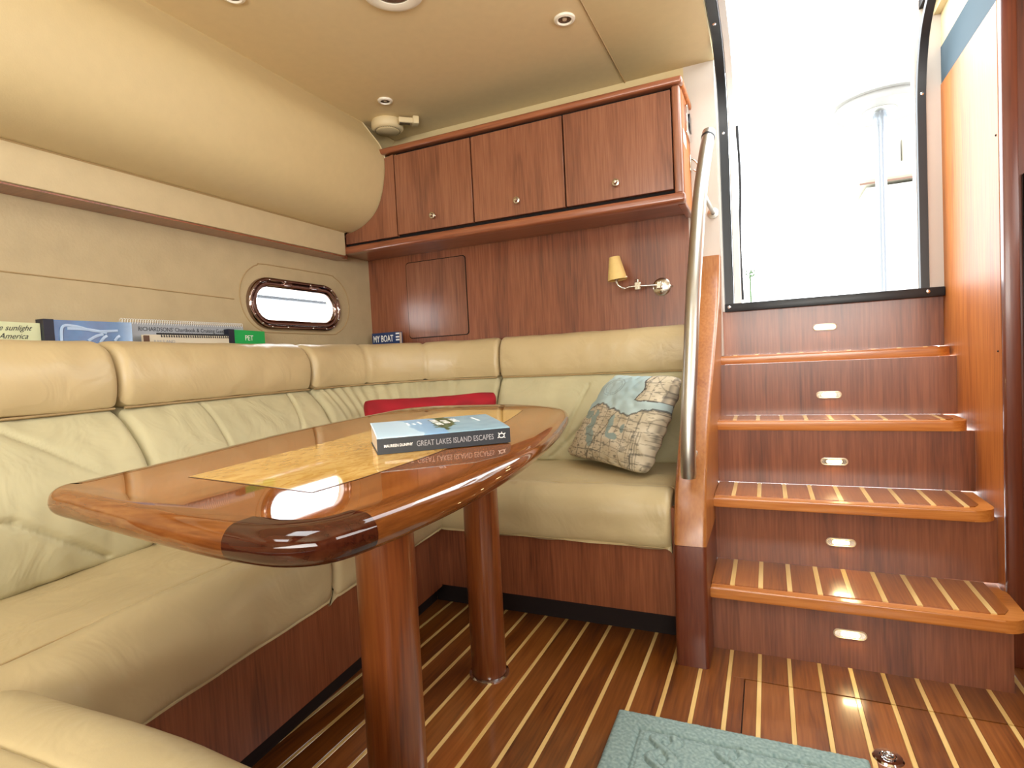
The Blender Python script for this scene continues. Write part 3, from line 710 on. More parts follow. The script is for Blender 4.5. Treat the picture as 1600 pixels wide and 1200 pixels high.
# handrail
hr = thing('handrail', 'curved stainless steel grab rail on the stair post', 'handrail', (-.2, 1.6, .53))
R = [(-.207, 1.600, .535), (-.205, 1.595, .60), (-.201, 1.610, .72), (-.195, 1.655, .88), (-.190, 1.70, 1.02), (-.184, 1.76, 1.16), (-.176, 1.85, 1.34), (-.164, 1.94, 1.49), (-.156, 2.0, 1.575)]
bm = NB(); tube(bm, R, .0205, n=20, sub=7); link('rail', bm, M['steel'], hr)
a, b_ = Vector(R[-2]), Vector(R[-1]); d = (b_-a).normalized()
bm = NB(); cyl(bm, b_-d*.012, b_-d*.006, .0222, n=28); link('collar', bm, M['black'], hr, label='dark collar ring near the top')
bm = NB(); lathe(bm, [(.0212, -.004), (.0212, .016), (.018, .021), (0, .022)], b_, d, n=28); link('end_cap', bm, M['steel'], hr)
bm = NB(); cyl(bm, (-.172, 1.87, 1.375), (-.172, 2.298, 1.39), .007, n=14); lathe(bm, [(.02, 0), (.02, .004), (.008, .008)], (-.172, 2.299, 1.39), (0, -1, 0), n=20); link('standoff', bm, M['steel'], hr)
bm = NB(); lathe(bm, [(.0206, 0), (.019, -.012), (.0, -.014)], R[0], Vector(R[0])-Vector(R[1]) and -(Vector(R[0])-Vector(R[1])).normalized(), n=24); link('foot', bm, M['steel'], hr)
bm = NB(); cyl(bm, (-.2, 1.60, .575), (-.2, 1.70, .575), .009, n=14); link('standoff', bm, M['steel'], hr)

# ------------------------------------------------------------------ settee base
XFr = lambda y: -.925-.083*y
sb = thing('settee_base', 'teak fronted U-shaped settee base with a dark recessed toe kick', 'settee base', (-1.3, 1.2, 0))
bm = NB(); prism(bm, [(XFr(.38), .38), (XFr(1.66), 1.66), (XFr(1.66)-.03, 1.66), (XFr(.38)-.03, .38)], lambda u, v: (u, v, .092), lambda u, v: (u, v, .42)); link('fascia', bm, M['stair_v'], sb, smooth=False)
bm = NB(); box(bm, XFr(1.66), -.259, 1.66, 1.685, .098, .42); link('fascia', bm, M['stair_v'], sb, smooth=False)
bm = NB(); box(bm, -.84, -.45, .34, .365, .092, .30); link('fascia', bm, M['stair_v'], sb, smooth=False)
bm = NB(); prism(bm, [(XFr(.3)-.07, .3), (XFr(1.74)-.07, 1.74), (XFr(1.74)-.1, 1.74), (XFr(.3)-.1, .3)], lambda u, v: (u, v, 0.0005), lambda u, v: (u, v, .13)); box(bm, XFr(1.74)-.07, -.259, 1.742, 1.76, 0.0005, .13); box(bm, -1.0, -.45, .29, .31, .0005, .13)
link('toe_kick', bm, M['dark'], sb, smooth=False)
bm = NB(); prism(bm, [(XFr(.3)-.031, .3), (XFr(1.69)-.031, 1.688), (-.262, 1.688), (-.262, 2.295), (-1.795, 2.295), (-1.795, -.6), (-.45, -.6), (-.45, .3)][::1], lambda u, v: (u, v, .131), lambda u, v: (u, v, .295)); link('seat_deck', bm, M['dark'], sb, smooth=False)
bm = NB(); box(bm, -1.797, -1.70, -.6, 2.29, .296, .80); box(bm, -1.70, -.262, 2.285, 2.297, .296, .80); prism(bm, [(-1.70, 2.06), (-1.42, 2.285), (-1.70, 2.285)], lambda u, v: (u, v, .296), lambda u, v: (u, v, .80)); link('back_ledge', bm, M['teak_x'], sb, smooth=False)

# ------------------------------------------------------------------ cushions
def nz(x, y, z, s): return noise.noise(Vector((x*s, y*s, z*s)))
def seat_prof(w, zt=.462):
    return lambda u: [(-.04, zt-.012), (.03, zt-.003), (w*.45, zt+.004), (w-.155, zt-.002), (w-.124, zt-.003), (w-.118, zt-.009), (w-.110, zt-.001), (w-.075, zt+.004), (w-.04, zt-.005), (w-.012, zt-.030), (w+.002, zt-.065), (w+.003, zt-.11), (w-.002, zt-.142), (w-.012, zt-.158), (w-.03, zt-.162), (w*.4, zt-.162), (-.04, zt-.162), (-.045, zt-.08)]
def wr(seed, amp=.004):
    def f(s, L, d, z):
        return amp*(nz(s, d*2.2, z*2, 6+seed*.1)+.5*nz(s+seed, d, z, 15))
    return f
def seat(name, path, w0, w1, label, rnd, seed, grp='cream leather seat cushions', seamoff=True, amp=.004):
    xs = [p[0] for p in path]; ys = [p[1] for p in path]
    t = thing(name, label, 'cushion', (sum(xs)/len(xs), sum(ys)/len(ys), .30), grp)
    bm, fr, L = sweep(path, lambda u: seat_prof(w0+(w1-w0)*u)(u), rnd=rnd, disp=wr(seed, amp), step=.02)
    link('seat_pad', bm, M['leather_seat'], t, autos=70)
    pts = []
    for k in range(0, 21):
        s = .012+(L-.024)*k/20; p, nn = eval_path(fr, s); w = w0+(w1-w0)*k/20; q = p+nn*(w-.117); pts.append((q.x, q.y, .4555))
    bm = NB(); tube(bm, pts, .0026, n=6, sub=2); link('piping', bm, M['seam'], t)
    return t
XJ = lambda y: -1.30-.11*y
seat('seat_cushion', [(XJ(.10), .10), (XJ(.5), .5), (XJ(1.013), 1.013)], -XJ(.10)-.90-.083*.10, -XJ(1.013)-.90-.083*1.013, 'long cream leather seat cushion along the hull side, nearest the camera', (.02, .025), 1)
seat('seat_cushion', [(XJ(1.018), 1.018), (XJ(1.5), 1.5), (XJ(2.14), 2.14)], -XJ(1.018)-.90-.083*1.018, -XJ(2.14)-.90-.083*2.14, 'cream leather seat cushion in the settee corner behind the table legs', (.025, .02), 2)
seat('seat_cushion', [(-1.062, 2.15), (-.7, 2.15), (-.268, 2.15)], .51, .51, 'cream leather seat cushion under the map pillow beside the stair post', (.018, .018), 3, amp=.006)
# near return of the U: broad rounded arm of the settee
t = thing('seat_cushion', 'rounded cream seat cushion at the lower left corner of the photo', 'cushion', (-.9, .1, .30), 'cream leather seat cushions')
bm, fr, L = sweep([(-.36, -.03), (-.6, -.015), (-.75, -.015), (-.932, -.025)], lambda u: seat_prof(.452, .468)(u), rnd=(.10, .03), disp=wr(5, .003), step=.03)
link('seat_pad', bm, M['leather_seat'], t, autos=70)

def back_profiles(lean):
    k = lean
    z0 = .456
    panel = [(0*k-.004, z0), (.010*k, z0+.03), (.012*k, .56), (.006*k, .64), (-.025*k, .71), (-.070*k, .765), (-.105*k, .795), (-.125*k, .800), (-.21*k, .795), (-.20*k, .63), (-.10*k, z0), (-.05*k, z0-.002)]
    head = [(-.105*k, .802), (-.090*k, .812), (-.080*k, .845), (-.080*k, .89), (-.092*k, .93), (-.118*k, .960), (-.155*k, .973), (-.195*k, .970), (-.225*k, .950), (-.238*k, .91), (-.236*k, .83), (-.225*k, .802), (-.16*k, .799)]
    return panel, head
def back(path, lean0, lean1, label, rnd, seed, seams=(), pleat=None, hsplit=()):
    xs = [p[0] for p in path]; ys = [p[1] for p in path]
    t = thing('back_cushion', label, 'cushion', (xs[len(xs)//2], ys[len(ys)//2], .47), 'cream settee back cushions')
    pf = lambda u: back_profiles(lean0+(lean1-lean0)*u)[0]; hf = lambda u: back_profiles(lean0+(lean1-lean0)*u)[1]
    def dp(s, L, d, z):
        v = .003*(nz(s*1.0, d, z*.6, 9+seed)+.6*nz(s+seed, d, z*.5, 22))
        if pleat and pleat[0] < s < pleat[1] and z > .5:
            v += .0035*math.sin((s-pleat[0])*150+2.5*nz(s, 0, z, 6))*max(0, (z-.52)/.28)
        for (s0, z0, s1, z1) in seams:
            # distance to the seam line, a shallow valley
            dx, dz = s1-s0, z1-z0; tt = max(0, min(1, ((s-s0)*dx+(z-z0)*dz)/(dx*dx+dz*dz))); dd = math.hypot(s-s0-dx*tt, z-z0-dz*tt)
            v -= .010*math.exp(-(dd/.006)**2)
        return v
    bm, fr, L = sweep(path, pf, rnd=rnd, disp=dp, step=.006, psub=9); link('back_panel', bm, M['suede'], t, autos=75)
    def dh(s, L, d, z):
        v = .003*nz(s, d, z, 5+seed)
        for h in hsplit: v -= .007*math.exp(-((s-h)/.006)**2)
        return v
    bm, fr, L = sweep(path, hf, rnd=rnd, disp=dh, step=.01 if hsplit else .02, psub=5); link('headroll', bm, M['leather'], t, autos=75)
    pts = []
    for k in range(25):
        u = k/24; p, nn = eval_path(fr, .01+(L-.02)*u); q = p+nn*(-.100*(lean0+(lean1-lean0)*u)); pts.append((q.x, q.y, .800))
    bm = NB(); tube(bm, pts, .0032, n=6, sub=2); link('piping', bm, M['seam'], t)
    return t
back([(XJ(.15), .15), (XJ(.5), .5), (XJ(.895), .895)], 1, 1, 'cream back cushion at the left edge, below the blue binder', (.03, .028), 11, seams=((.62, .47, .44, .60), (.44, .60, .10, .66), (.47, .79, .68, .62)))
back([(XJ(.901), .901), (XJ(1.25), 1.25), (XJ(1.640), 1.640)], 1, 1, 'cream back cushion in the middle of the hull side, below the green book', (.028, .028), 12, seams=((.245, .47, .245, .79), (.62, .79, .50, .52)))
back([(XJ(1.646), 1.646), (XJ(1.8)+.01, 1.80), (-1.462, 1.93), (-1.385, 2.04), (-1.27, 2.115), (-1.15, 2.14), (-1.062, 2.143)], 1, .62, 'curved cream corner back cushion with pleats behind the red pillow', (.028, .02), 13, pleat=(.05, .60), hsplit=(.26, .47))
back([(-1.056, 2.143), (-.65, 2.143), (-.270, 2.143)], .62, .62, 'cream back cushion behind the map pillow, under the wall lamp', (.02, .01), 14, seams=((.24, .47, .52, .72), (.40, .76, .30, .55)))

# ------------------------------------------------------------------ table
tb = thing('saloon_table', 'glossy varnished mahogany table with a burl maple inlay on two round legs', 'table', (-.70, 1.0, 0))
ZTP = .735; R_ = .0185
OUT = [(-.882, .470), (-.876, .428), (-.845, .403), (-.78, .391), (-.683, .374), (-.537, .352), (-.45, .343), (-.385, .346), (-.345, .374), (-.330, .43), (-.322, .53), (-.324, .644), (-.341, .814), (-.384, 1.05), (-.425, 1.22), (-.460, 1.345), (-.50, 1.44), (-.57, 1.52), (-.66, 1.58), (-.75, 1.61), (-.88, 1.615), (-.98, 1.60), (-1.045, 1.56), (-1.077, 1.49), (-1.066, 1.35), (-1.008, .955), (-.923, .645)]
loop = crom([(x, y, 0) for x, y in OUT], 5, closed=True); nl = len(loop)
def inset(L, d):
    n = len(L); out = []
    for i in range(n):
        t = (L[(i+1) % n]-L[(i-1) % n]).normalized(); nn = Vector((-t.y, t.x, 0)); out.append(L[i]+nn*d)
    return out
area2 = sum(loop[i].x*loop[(i+1) % nl].y-loop[(i+1) % nl].x*loop[i].y for i in range(nl))
if area2 < 0: loop = loop[::-1]
BAND = .036
inner = inset(loop, .022)
# edge moulding pieces: bullnose section swept along parts of the outline
secs = [(BAND, ZTP)]+[(R_*(1-math.sin(a)) if True else 0, ZTP-R_+R_*math.cos(a)) for a in [PI*k/12 for k in range(13)]]+[(BAND, ZTP-2*R_)]
def arclen(L):
    s = [0]
    for i in range(len(L)): s.append(s[-1]+(L[(i+1) % len(L)]-L[i]).length)
    return s
def mould(i0, i1, mat, label=None):
    bm = NB(); rings = []
    idx = list(range(i0, i1+1)) if i1 >= i0 else list(range(i0, nl))+list(range(0, i1+1))
    for i in idx:
        i %= nl
        t = (loop[(i+1) % nl]-loop[(i-1) % nl]).normalized(); nn = Vector((-t.y, t.x, 0))
        rings.append([bm.verts.new((loop[i].x+nn.x*d, loop[i].y+nn.y*d, z)) for d, z in secs])
    m = len(secs)
    for A, B in zip(rings, rings[1:]):
        for k in range(m): bm.faces.new((A[k], A[(k+1) % m], B[(k+1) % m], B[k]))
    bm.faces.new(rings[0]); bm.faces.new(rings[-1][::-1])
    return link('edge_moulding', bm, mat, tb, autos=50, label=label)
def nearest(x, y): return min(range(nl), key=lambda i: (loop[i].x-x)**2+(loop[i].y-y)**2)
ia, ib_ = nearest(-.45, .343), nearest(-.333, .42)
ic, id_ = nearest(-.49, 1.42), nearest(-1.06, 1.54)
ie = nearest(-.882, .47)
mould(ie, ia, M['tmould_x']); mould(ia, ib_, M['tdark'], 'dark rounded corner block'); mould(ib_, ic, M['tmould']); mould(ic, id_, M['tmould_x']); mould(id_, ie, M['tmould'])
bm = NB(); q = [(p.x, p.y) for p in inner]; prism(bm, q, lambda u, v: (u, v, ZTP-2*R_+.002), lambda u, v: (u, v, ZTP-.0003)); link('field', bm, M['table'], tb, smooth=False)
il = [(-.717, .508), (-.466, .473)]+[(c.x, c.y) for c in crom([(-.460, .55, 0), (-.466, .731, 0), (-.490, .92, 0), (-.526, 1.09, 0), (-.568, 1.26, 0), (-.606, 1.392, 0)], 4)]+[(-.825, 1.413)]+[(c.x, c.y) for c in crom([(-.832, 1.31, 0), (-.800, 1.08, 0), (-.752, .80, 0)], 4)]
cxi, cyi = sum(p[0] for p in il)/len(il), sum(p[1] for p in il)/len(il)
big = [(cxi+(x-cxi)*1.012, cyi+(y-cyi)*1.004) for x, y in il]
bm = NB(); prism(bm, big, lambda u, v: (u, v, ZTP-.002), lambda u, v: (u, v, ZTP+.0003)); link('inlay_line', bm, M['line'], tb, smooth=False)
bm = NB(); prism(bm, il, lambda u, v: (u, v, ZTP-.002), lambda u, v: (u, v, ZTP+.0006)); link('inlay', bm, M['maple'], tb, smooth=False, label='golden burl maple inlay panel')
for (x, y) in ((-.585, .746), (-.735, 1.365)):
    bm = NB(); lathe(bm, [(0, .004), (.047, .004), (.0485, .008), (.0485, .66), (.0485, ZTP-2*R_)], (x, y, 0), n=48); lg = link('leg', bm, M['leg'], tb, autos=60)
    bm = NB(); lathe(bm, [(.056, .0005), (.056, .003), (.049, .005)], (x, y, 0), n=40); link('base_ring', bm, M['chrome'], lg)

# ------------------------------------------------------------------ grids with a printed pattern
def grid_print(nu, nv, fpos, fcol, name, mat, parent=None, origin=None, closed_back=None, label=None):
    verts, faces, cols = [], [], []
    for j in range(nv+1):
        for i in range(nu+1):
            u, v = i/nu, j/nv; verts.append(Vector(fpos(u, v))); cols.append(fcol(u, v))
    for j in range(nv):
        for i in range(nu): a = j*(nu+1)+i; faces.append((a, a+1, a+nu+2, a+nu+1))
    if closed_back:
        off = len(verts)
        for j in range(nv+1):
            for i in range(nu+1):
                u, v = i/nu, j/nv; verts.append(Vector(closed_back(u, v))); cols.append(fcol(u, v))
        for j in range(nv):
            for i in range(nu): a = off+j*(nu+1)+i; faces.append((a, a+nu+1, a+nu+2, a+1))
        for i in range(nu): faces.append((i, off+i, off+i+1, i+1)); a = nv*(nu+1)+i; faces.append((a, a+1, off+a+1, off+a))
        for j in range(nv): a = j*(nu+1); faces.append((a, a+nu+1, off+a+nu+1, off+a)); a += nu; faces.append((a, off+a, off+a+nu+1, a+nu+1))
    org = Vector(parent['_org']) if parent is not None else Vector(origin)
    me = bpy.data.meshes.new(name); me.from_pydata([v-org for v in verts], [], faces)
    ca = me.color_attributes.new('print', 'FLOAT_COLOR', 'POINT'); flat = []
    for c in cols: flat += list(c)
    ca.data.foreach_set('color', flat); me.materials.append(mat)
    me.polygons.foreach_set('use_smooth', [True]*len(me.polygons)); me.update()
    o = bpy.data.objects.new(name, me); COL.objects.link(o)
    if parent is not None: o.parent = parent
    else: o.location = org
    o['_org'] = tuple(org)
    if label: o['label'] = label
    return o
def mixc(a, b, t): t = max(0, min(1, t)); return tuple(a[i]*(1-t)+b[i]*t for i in range(3))+(1,)

# book on the table
M['cover'] = attr_mat('book_cover', .3, coat=.3)
M['navyspine'] = plain('charcoal_spine', '2e3338', .4)
B0 = Vector((-.548, .695, ZTP+.001)); B1 = B0+Vector((.743, .669, 0))*.214; eu = (B1-B0).normalized(); ev = Vector((-eu.y, eu.x, 0)); BL_, BW_, BT_ = (B1-B0).length, .152, .0245
bk = thing('paperback_book', 'thick paperback about lake islands with blue cover lying on the table', 'book', tuple(B0+eu*BL_/2+ev*BW_/2))
def bp(a, b, c): return B0+eu*a+ev*b+Vector((0, 0, c*(1+.42*max(0, min(1, b/BW_))**.7)))
def ob(bm, a0, a1, b0, b1, c0, c1):
    vs = bmesh.ops.create_cube(bm, size=1)['verts']
    for v in vs: q = v.co.copy(); v.co = bp((a0+a1)/2+q.x*(a1-a0), (b0+b1)/2+q.y*(b1-b0), (c0+c1)/2+q.z*(c1-c0))
    return bm
link('pages', ob(NB(), .0015, BL_-.0015, .002, BW_-.002, .001, BT_-.001), M['paper'], bk, smooth=False)
link('spine', ob(NB(), 0, BL_, 0, .0018, 0, BT_), M['navyspine'], bk, smooth=False, label='charcoal spine with grey title')
link('back_cover', ob(NB(), 0, BL_, .0018, BW_, 0, .0009), M['navyspine'], bk, smooth=False)
def covcol(u, v):
    sky = mixc(srgb('a9cfe6'), srgb('6f9cc4'), min(1, u*1.6)); water = srgb('7fa3b5')
    shore = .24+.05*nz(u*3, v*3, 1, 2)+.10*(1-v)
    c = srgb('bcd9ea') if u < shore else sky
    if u > .52: c = mixc(water, srgb('93b4c0'), .5+nz(u, v, 3, 9))
    isl = ((u-.53-.05*v)/.10)**2+((v-.62)/.42)**2+.9*nz(u, v, 2, 14)
    if isl < .85: c = mixc(srgb('2e4320'), srgb('5e7340'), .5+1.2*nz(u, v, 5, 40))
    return c
grid_print(110, 70, lambda u, v: bp(u*BL_, .0+v*BW_, BT_+.0004), covcol, 'front_cover', M['cover'], bk, closed_back=lambda u, v: bp(u*BL_, .0+v*BW_, BT_-.0007), label='blue lake photo cover')
sn = lambda a, c: bp(a, -.0001, c)
text_obj('MAUREEN DUNPHY', .0062, M['whiteprint'], bk, sn(.010, .0102), eu, (0, 0, 1), ext=.0002, fit=.044, bold=.0001)
text_obj('GREAT LAKES ISLAND ESCAPES', .0125, M['greyprint'], bk, sn(.060, .0078), eu, (0, 0, 1), ext=.0002, fit=.125)
bm = NB(); tube(bm, [sn(.199+.0045*math.cos(a), .0125+.0035*math.sin(a)) for a in [2*PI*i/10 for i in range(10)]], .0008, n=6, sub=2, closed=True)
for a in (.6, 2.3, 3.7, 5.6, 1.5):
    p = sn(.199+.0052*math.cos(a), .0125+.0042*math.sin(a)); q = sn(.199+.0080*math.cos(a), .0125+.0064*math.sin(a)); cyl(bm, p, q, .0007, n=6)
link('turtle_emblem', bm, M['whiteprint'], bk)
top = lambda a, b: bp(a, b, BT_+.0006)
up2 = -eu
for txt, a, b, sz in (('GREAT LAKES', .112, .130, .0155), ('ISLAND', .129, .115, .0165), ('ESCAPES', .146, .125, .0155)):
    text_obj(txt, sz, M['whiteprint'], bk, top(a, b), -ev, eu*-1, ext=.0001)
for txt, a, b, sz in (('Ferries and', .062, .115, .008), ('Bridges', .072, .105, .008), ('to Adventure', .082, .12, .008), ('MAUREEN DUNPHY', .18, .12, .007)):
    text_obj(txt, sz, M['whiteprint'], bk, top(a, b), -ev, eu*-1, ext=.0001)

# ------------------------------------------------------------------ pillows
def superpillow(name, O, U, V, Nn, w_, h_, th, fcol, mat, label, nu=60, nv=60, origin=None, wrk=.004, ear=.06, quad=None):
    U, V, Nn = Vector(U).normalized(), Vector(V).normalized(), Vector(Nn).normalized(); O = Vector(O)
    def f(u, v, sgn):
        a, b = 2*u-1, 2*v-1
        # sides pulled in between the corners
        pa = a*(1-ear*(1-b*b)); pb = b*(1-ear*(1-a*a))
        t = (max(0, (1-a*a))**.33)*(max(0, (1-b*b))**.33)
        edge = min(1-abs(a), 1-abs(b))
        wv = wrk*(nz(a*1.2, b*1.2, sgn, 3.0)+.5*nz(a, b, sgn+3, 7))*min(1, edge*6)+wrk*.7*math.sin(20*math.atan2(b, a)+4*nz(a, b, 2, 2))*max(0, 1-abs(edge-.06)/.10)
        kc = 1-.07*(a*a*b*b)**3; pa *= kc; pb *= kc
        if quad:
            q0, q1, q2, q3 = [Vector(q) for q in quad]; s_, r_ = (pa+1)/2, (pb+1)/2
            P_ = (q0*(1-s_)+q1*s_)*(1-r_)+(q3*(1-s_)+q2*s_)*r_
        else: P_ = O+U*(pa*w_/2)+V*(pb*h_/2)
        return P_+Nn*sgn*(t*th/2+.002)+Nn*wv
    return grid_print(nu, nv, lambda u, v: f(u, v, 1), fcol, name, mat, None, origin=tuple(O-Vector((0, 0, h_/2))), closed_back=lambda u, v: f(u, v, -1))
M['redc'] = attr_mat('red_cloth_print', .85, bump=.15)
def redcol(u, v): return mixc(srgb('a10d1f'), srgb('860a18'), .5+nz(u, v, 0, 6))
rq = [(-1.345, 1.625, .475), (-.925, 1.945, .475), (-.985, 2.025, .756), (-1.415, 1.710, .752)]
rp = superpillow('red_pillow', (-1.165, 1.825, .61), (1, .76, 0), (0, 0, 1), (.58, -.77, .25), .52, .29, .14, redcol, M['redc'], '', 60, 40, wrk=.008, ear=.07, quad=rq)
tag(rp, 'plain red pillow leaning in the settee corner behind the table', 'pillow')
# nautical chart pillow
def mapcol(u, v):
    cream = srgb('cfc4ac'); water = srgb('9fb6b8'); wl_ = srgb('8d9d96'); ink = srgb('4b4843')
    coast = .60+.05*math.sin(u*7)+.05*nz(u, 0, 0, 6)+.03*nz(u, 1, 0, 18)-.20*max(0, .22-u)/.22
    # a headland in the upper right corner
    hx = u-(.66+.10*math.sin((v-.62)*8)+.03*nz(v, 3, 0, 9)); head = hx > 0 and v > .70+.05*nz(u, 5, 0, 8)
    iswater = v > coast and not head
    dcoast = abs(v-coast)
    g = 0
    gu, gv = u*9+.35*nz(u, v, 1, 3), v*10+.35*nz(u, v, 2, 3)
    if iswater:
        c = mixc(water, srgb('b4c6c4'), .5+nz(u, v, 7, 3))
        rr = math.hypot((u-.30)/.16, (v-.84)/.10)
        if abs(rr-1) < .05 or abs(rr-.8) < .04: c = mixc(c, ink, .35)
    else:
        c = mixc(cream, srgb('bdb196'), .5+nz(u, v, 4, 5))
        lk = [(.30, .40, .05, .14), (.36, .24, .045, .10), (.58, .42, .03, .11), (.66, .30, .07, .035), (.74, .40, .025, .05), (.16, .5, .08, .05)]
        lake = any(((u-a)/ra)**2+((v-b)/rb)**2+.8*nz(u, v, 9, 16) < 1 for a, b, ra, rb in lk)
        if lake: c = wl_
        elif (math.floor(gu)*7+math.floor(gv)*3) % 5 != 0:
            if abs(gu-round(gu)) < .05 or abs(gv-round(gv)) < .055: c = mixc(c, ink, .55)
        if not lake and nz(u*2.2, v*9, 6, 9) > .34: c = mixc(c, ink, .6)
        if abs((u*.7-v*.35+.03*nz(u, v, 8, 5))-.22) < .006: c = mixc(c, ink, .6)
        if abs(nz(u, v, 11, 5)) < .018: c = mixc(c, ink, .5)
        if .84 < u < .95 and v < .40 and (u*90) % 2 < .6: c = mixc(c, ink, .5)
    if dcoast < .010 and not head: c = mixc(c, ink, .8)
    if v > coast and abs(hx) < .008 and v > .70: c = ink
    if v > coast and head and abs(v-(.70+.05*nz(u, 5, 0, 8))) < .010: c = ink
    return c
M['map'] = attr_mat('chart_print_cloth', .8, bump=.12)
PBL, PBR = Vector((-.728, 2.105, .478)), Vector((-.378, 1.835, .470)); U_ = (PBR-PBL).normalized()
PTL = Vector((-.500, 2.055, .800)); V_ = (PTL-PBL); V_ = (V_-U_*V_.dot(U_)).normalized()
Nn_ = U_.cross(V_)
if Nn_.y > 0: Nn_ = -Nn_
PW, PH = .44, .40
mp_ = superpillow('map_pillow', PBL+U_*PW/2+V_*PH/2, U_, V_, Nn_, PW, PH, .15, mapcol, M['map'], '', 170, 170, wrk=.007, ear=.06, quad=[(-.735, 2.115, .480), (-.372, 1.830, .470), (-.255, 1.900, .796), (-.513, 2.080, .800)])
tag(mp_, 'square pillow printed with a pale nautical chart, leaning by the stair post', 'pillow')

# ------------------------------------------------------------------ books on the ledge behind the back cushions
M['bluebook'] = plain('blue_plastic_cover', '5f86b4', .12, coat=1, vary=.25, bscale=90)
M['film'] = plain('film_glint', 'a5c0de', .1, coat=1)
M['darkspine'] = plain('dark_blue_spine', '14182a', .35)
M['creambook'] = plain('pale_green_cover', 'c9cda4', .5, vary=.05)
M['greybook'] = plain('grey_chart_cover', 'a3aab2', .35, vary=.14, bscale=60)
M['oat'] = plain('oatmeal_cover', 'cfc6b0', .55)
M['greenbook'] = plain('green_cover', '0f9a4a', .4, vary=.12, bscale=100)
M['navy'] = plain('navy_cover', '17305e', .4)
M['brownprint'] = plain('brown_print', '5b4030', .6)
def ledge_book(name, label, x, y0, y1, ztop, th, mat, tilt=0, slope=0.0, zb=.8005, spine=None, group='books on the ledge'):
    """upright book parallel to the hull wall; front face at x, body behind it; slope = drop of the top edge along Y"""
    t = thing(name, label, 'book', (x-th/2, (y0+y1)/2, zb), group)
    def bx(a, b, c, d, m, nm, zt=0, lab=None):
        bm = NB(); vs = bmesh.ops.create_cube(bm, size=1)['verts']
        for v in vs:
            yy = (c+d)/2+v.co.y*(d-c); zz = zb if v.co.z < 0 else ztop+zt-slope*(yy-y0)
            v.co = Vector(((a+b)/2+v.co.x*(b-a), yy, zz))
        return link(nm, bm, m, t, smooth=False, label=lab)
    bx(x-.0018, x, y0, y1, mat, 'front_cover'); bx(x-th, x-th+.0018, y0, y1, mat, 'back_cover')
    bx(x-th+.0018, x-.0018, y0+.004, y1-.004, M['paper'], 'pages', -.003)
    if spine: bx(x-th, x+.0006, y0-.002, y0+.022, spine, 'spine', .0015, 'dark spine')
    return t
dY, dZ = Vector((0, 1, 0)), Vector((0, 0, 1))
b1 = ledge_book('booklet', 'pale green booklet with handwritten style title, at the left photo edge', -1.735, .56, .845, 1.036, .014, M['creambook'], slope=.02)
text_obj('Lost in the sunlight', .020, M['ink'], b1, (-1.7345, .685, 1.010), dY, dZ, ext=.0002, font_shear=.5, squash=.9)
text_obj('of America', .020, M['ink'], b1, (-1.7345, .735, .989), dY, dZ, ext=.0002, font_shear=.5, squash=.9)
b2 = ledge_book('binder', 'blue glossy plastic-covered binder with a dark spine', -1.722, .848, 1.072, 1.040, .035, M['bluebook'], spine=M['darkspine'])
bm = NB(); tube(bm, [(-1.7205, .885, .96), (-1.720, .888, 1.02), (-1.720, .92, 1.024), (-1.720, .97, 1.012), (-1.720, 1.03, 1.015)], .004, n=6, flat=.3, flatdir=(1, 0, 0)); link('crease_glint', bm, M['film'], b2, label='pale glint painted along a crease in the plastic film')  # highlight on the glossy film painted as a pale streak
for y0_, z0_, y1_, z1_ in ((.95, .985, .99, 1.004), (.98, .98, 1.0, 1.0), (.90, 1.018, 1.0, 1.008), (1.02, .985, 1.035, 1.0)):
    bm = NB(); tube(bm, [(-1.7203, y0_, z0_), (-1.7200, (y0_+y1_)/2, (z0_+z1_)/2+.003), (-1.7203, y1_, z1_)], .0045, n=6, flat=.25, flatdir=(1, 0, 0)); link('crease_glint', bm, M['film'], b2)  # more painted glints, short pale streaks on the film
b3 = ledge_book('spiral_chartbook', 'wide grey spiral-bound chart book, behind the green one', -1.762, 1.06, 1.50, 1.046, .012, M['greybook'])
text_obj("RICHARDSONS' Chartbook & Cruising Guide", .0185, M['ink'], b3, (-1.7612, 1.115, 1.020), dY, dZ, ext=.0002, squash=.88)
bm = NB()
for k in range(56):
    yy = 1.065+k*.0077; tube(bm, [(-1.7565+.0, yy, 1.040), (-1.752, yy+.001, 1.052), (-1.762, yy+.002, 1.056), (-1.772, yy+.003, 1.050)], .0011, n=5, sub=2)
o = link('wire_binding', bm, M['whiteprint'], b3, label='white wire binding along the top')
b4 = ledge_book('guidebook', 'oatmeal coloured guidebook with black comb binding in front of the grey chart book', -1.722, 1.108, 1.405, 1.006, .016, M['oat'], slope=.0)
bm = NB()
for k in range(30):
    yy = 1.16+k*.0082; p = (-1.7215, yy, 1.007); cyl(bm, (-1.719, yy, .999), (-1.728, yy+.003, 1.012), .0018, n=5)
cyl(bm, (-1.727, 1.15, 1.0095), (-1.727, 1.405, 1.0095), .0028, n=8)
link('comb_binding', bm, M['ink'], b4, label='black comb binding')
text_obj('RAILS AND', .014, M['greyprint'], b4, (-1.7212, 1.135, .980), dY, dZ, ext=.0002)
link('corner_patch', box(NB(), -1.7218, -1.7205, 1.104, 1.122, .965, 1.003), M['brownprint'], b4, smooth=False)
b5 = ledge_book('green_book', 'bright green book with PET on its cover', -1.722, 1.405, 1.560, 1.030, .022, M['greenbook'], slope=.02, spine=M['darkspine'])
text_obj('PET', .027, M['whiteprint'], b5, (-1.7212, 1.470, .992), dY, dZ, ext=.0002, squash=.85)
b6 = thing('navy_book', 'navy blue book titled MY BOAT in the settee corner', 'book', (-1.66, 2.27, .8005), 'books on the ledge')
link('front_cover', box(NB(), -1.755, -1.595, 2.238, 2.240, .8005, 1.036), M['navy'], b6, smooth=False)
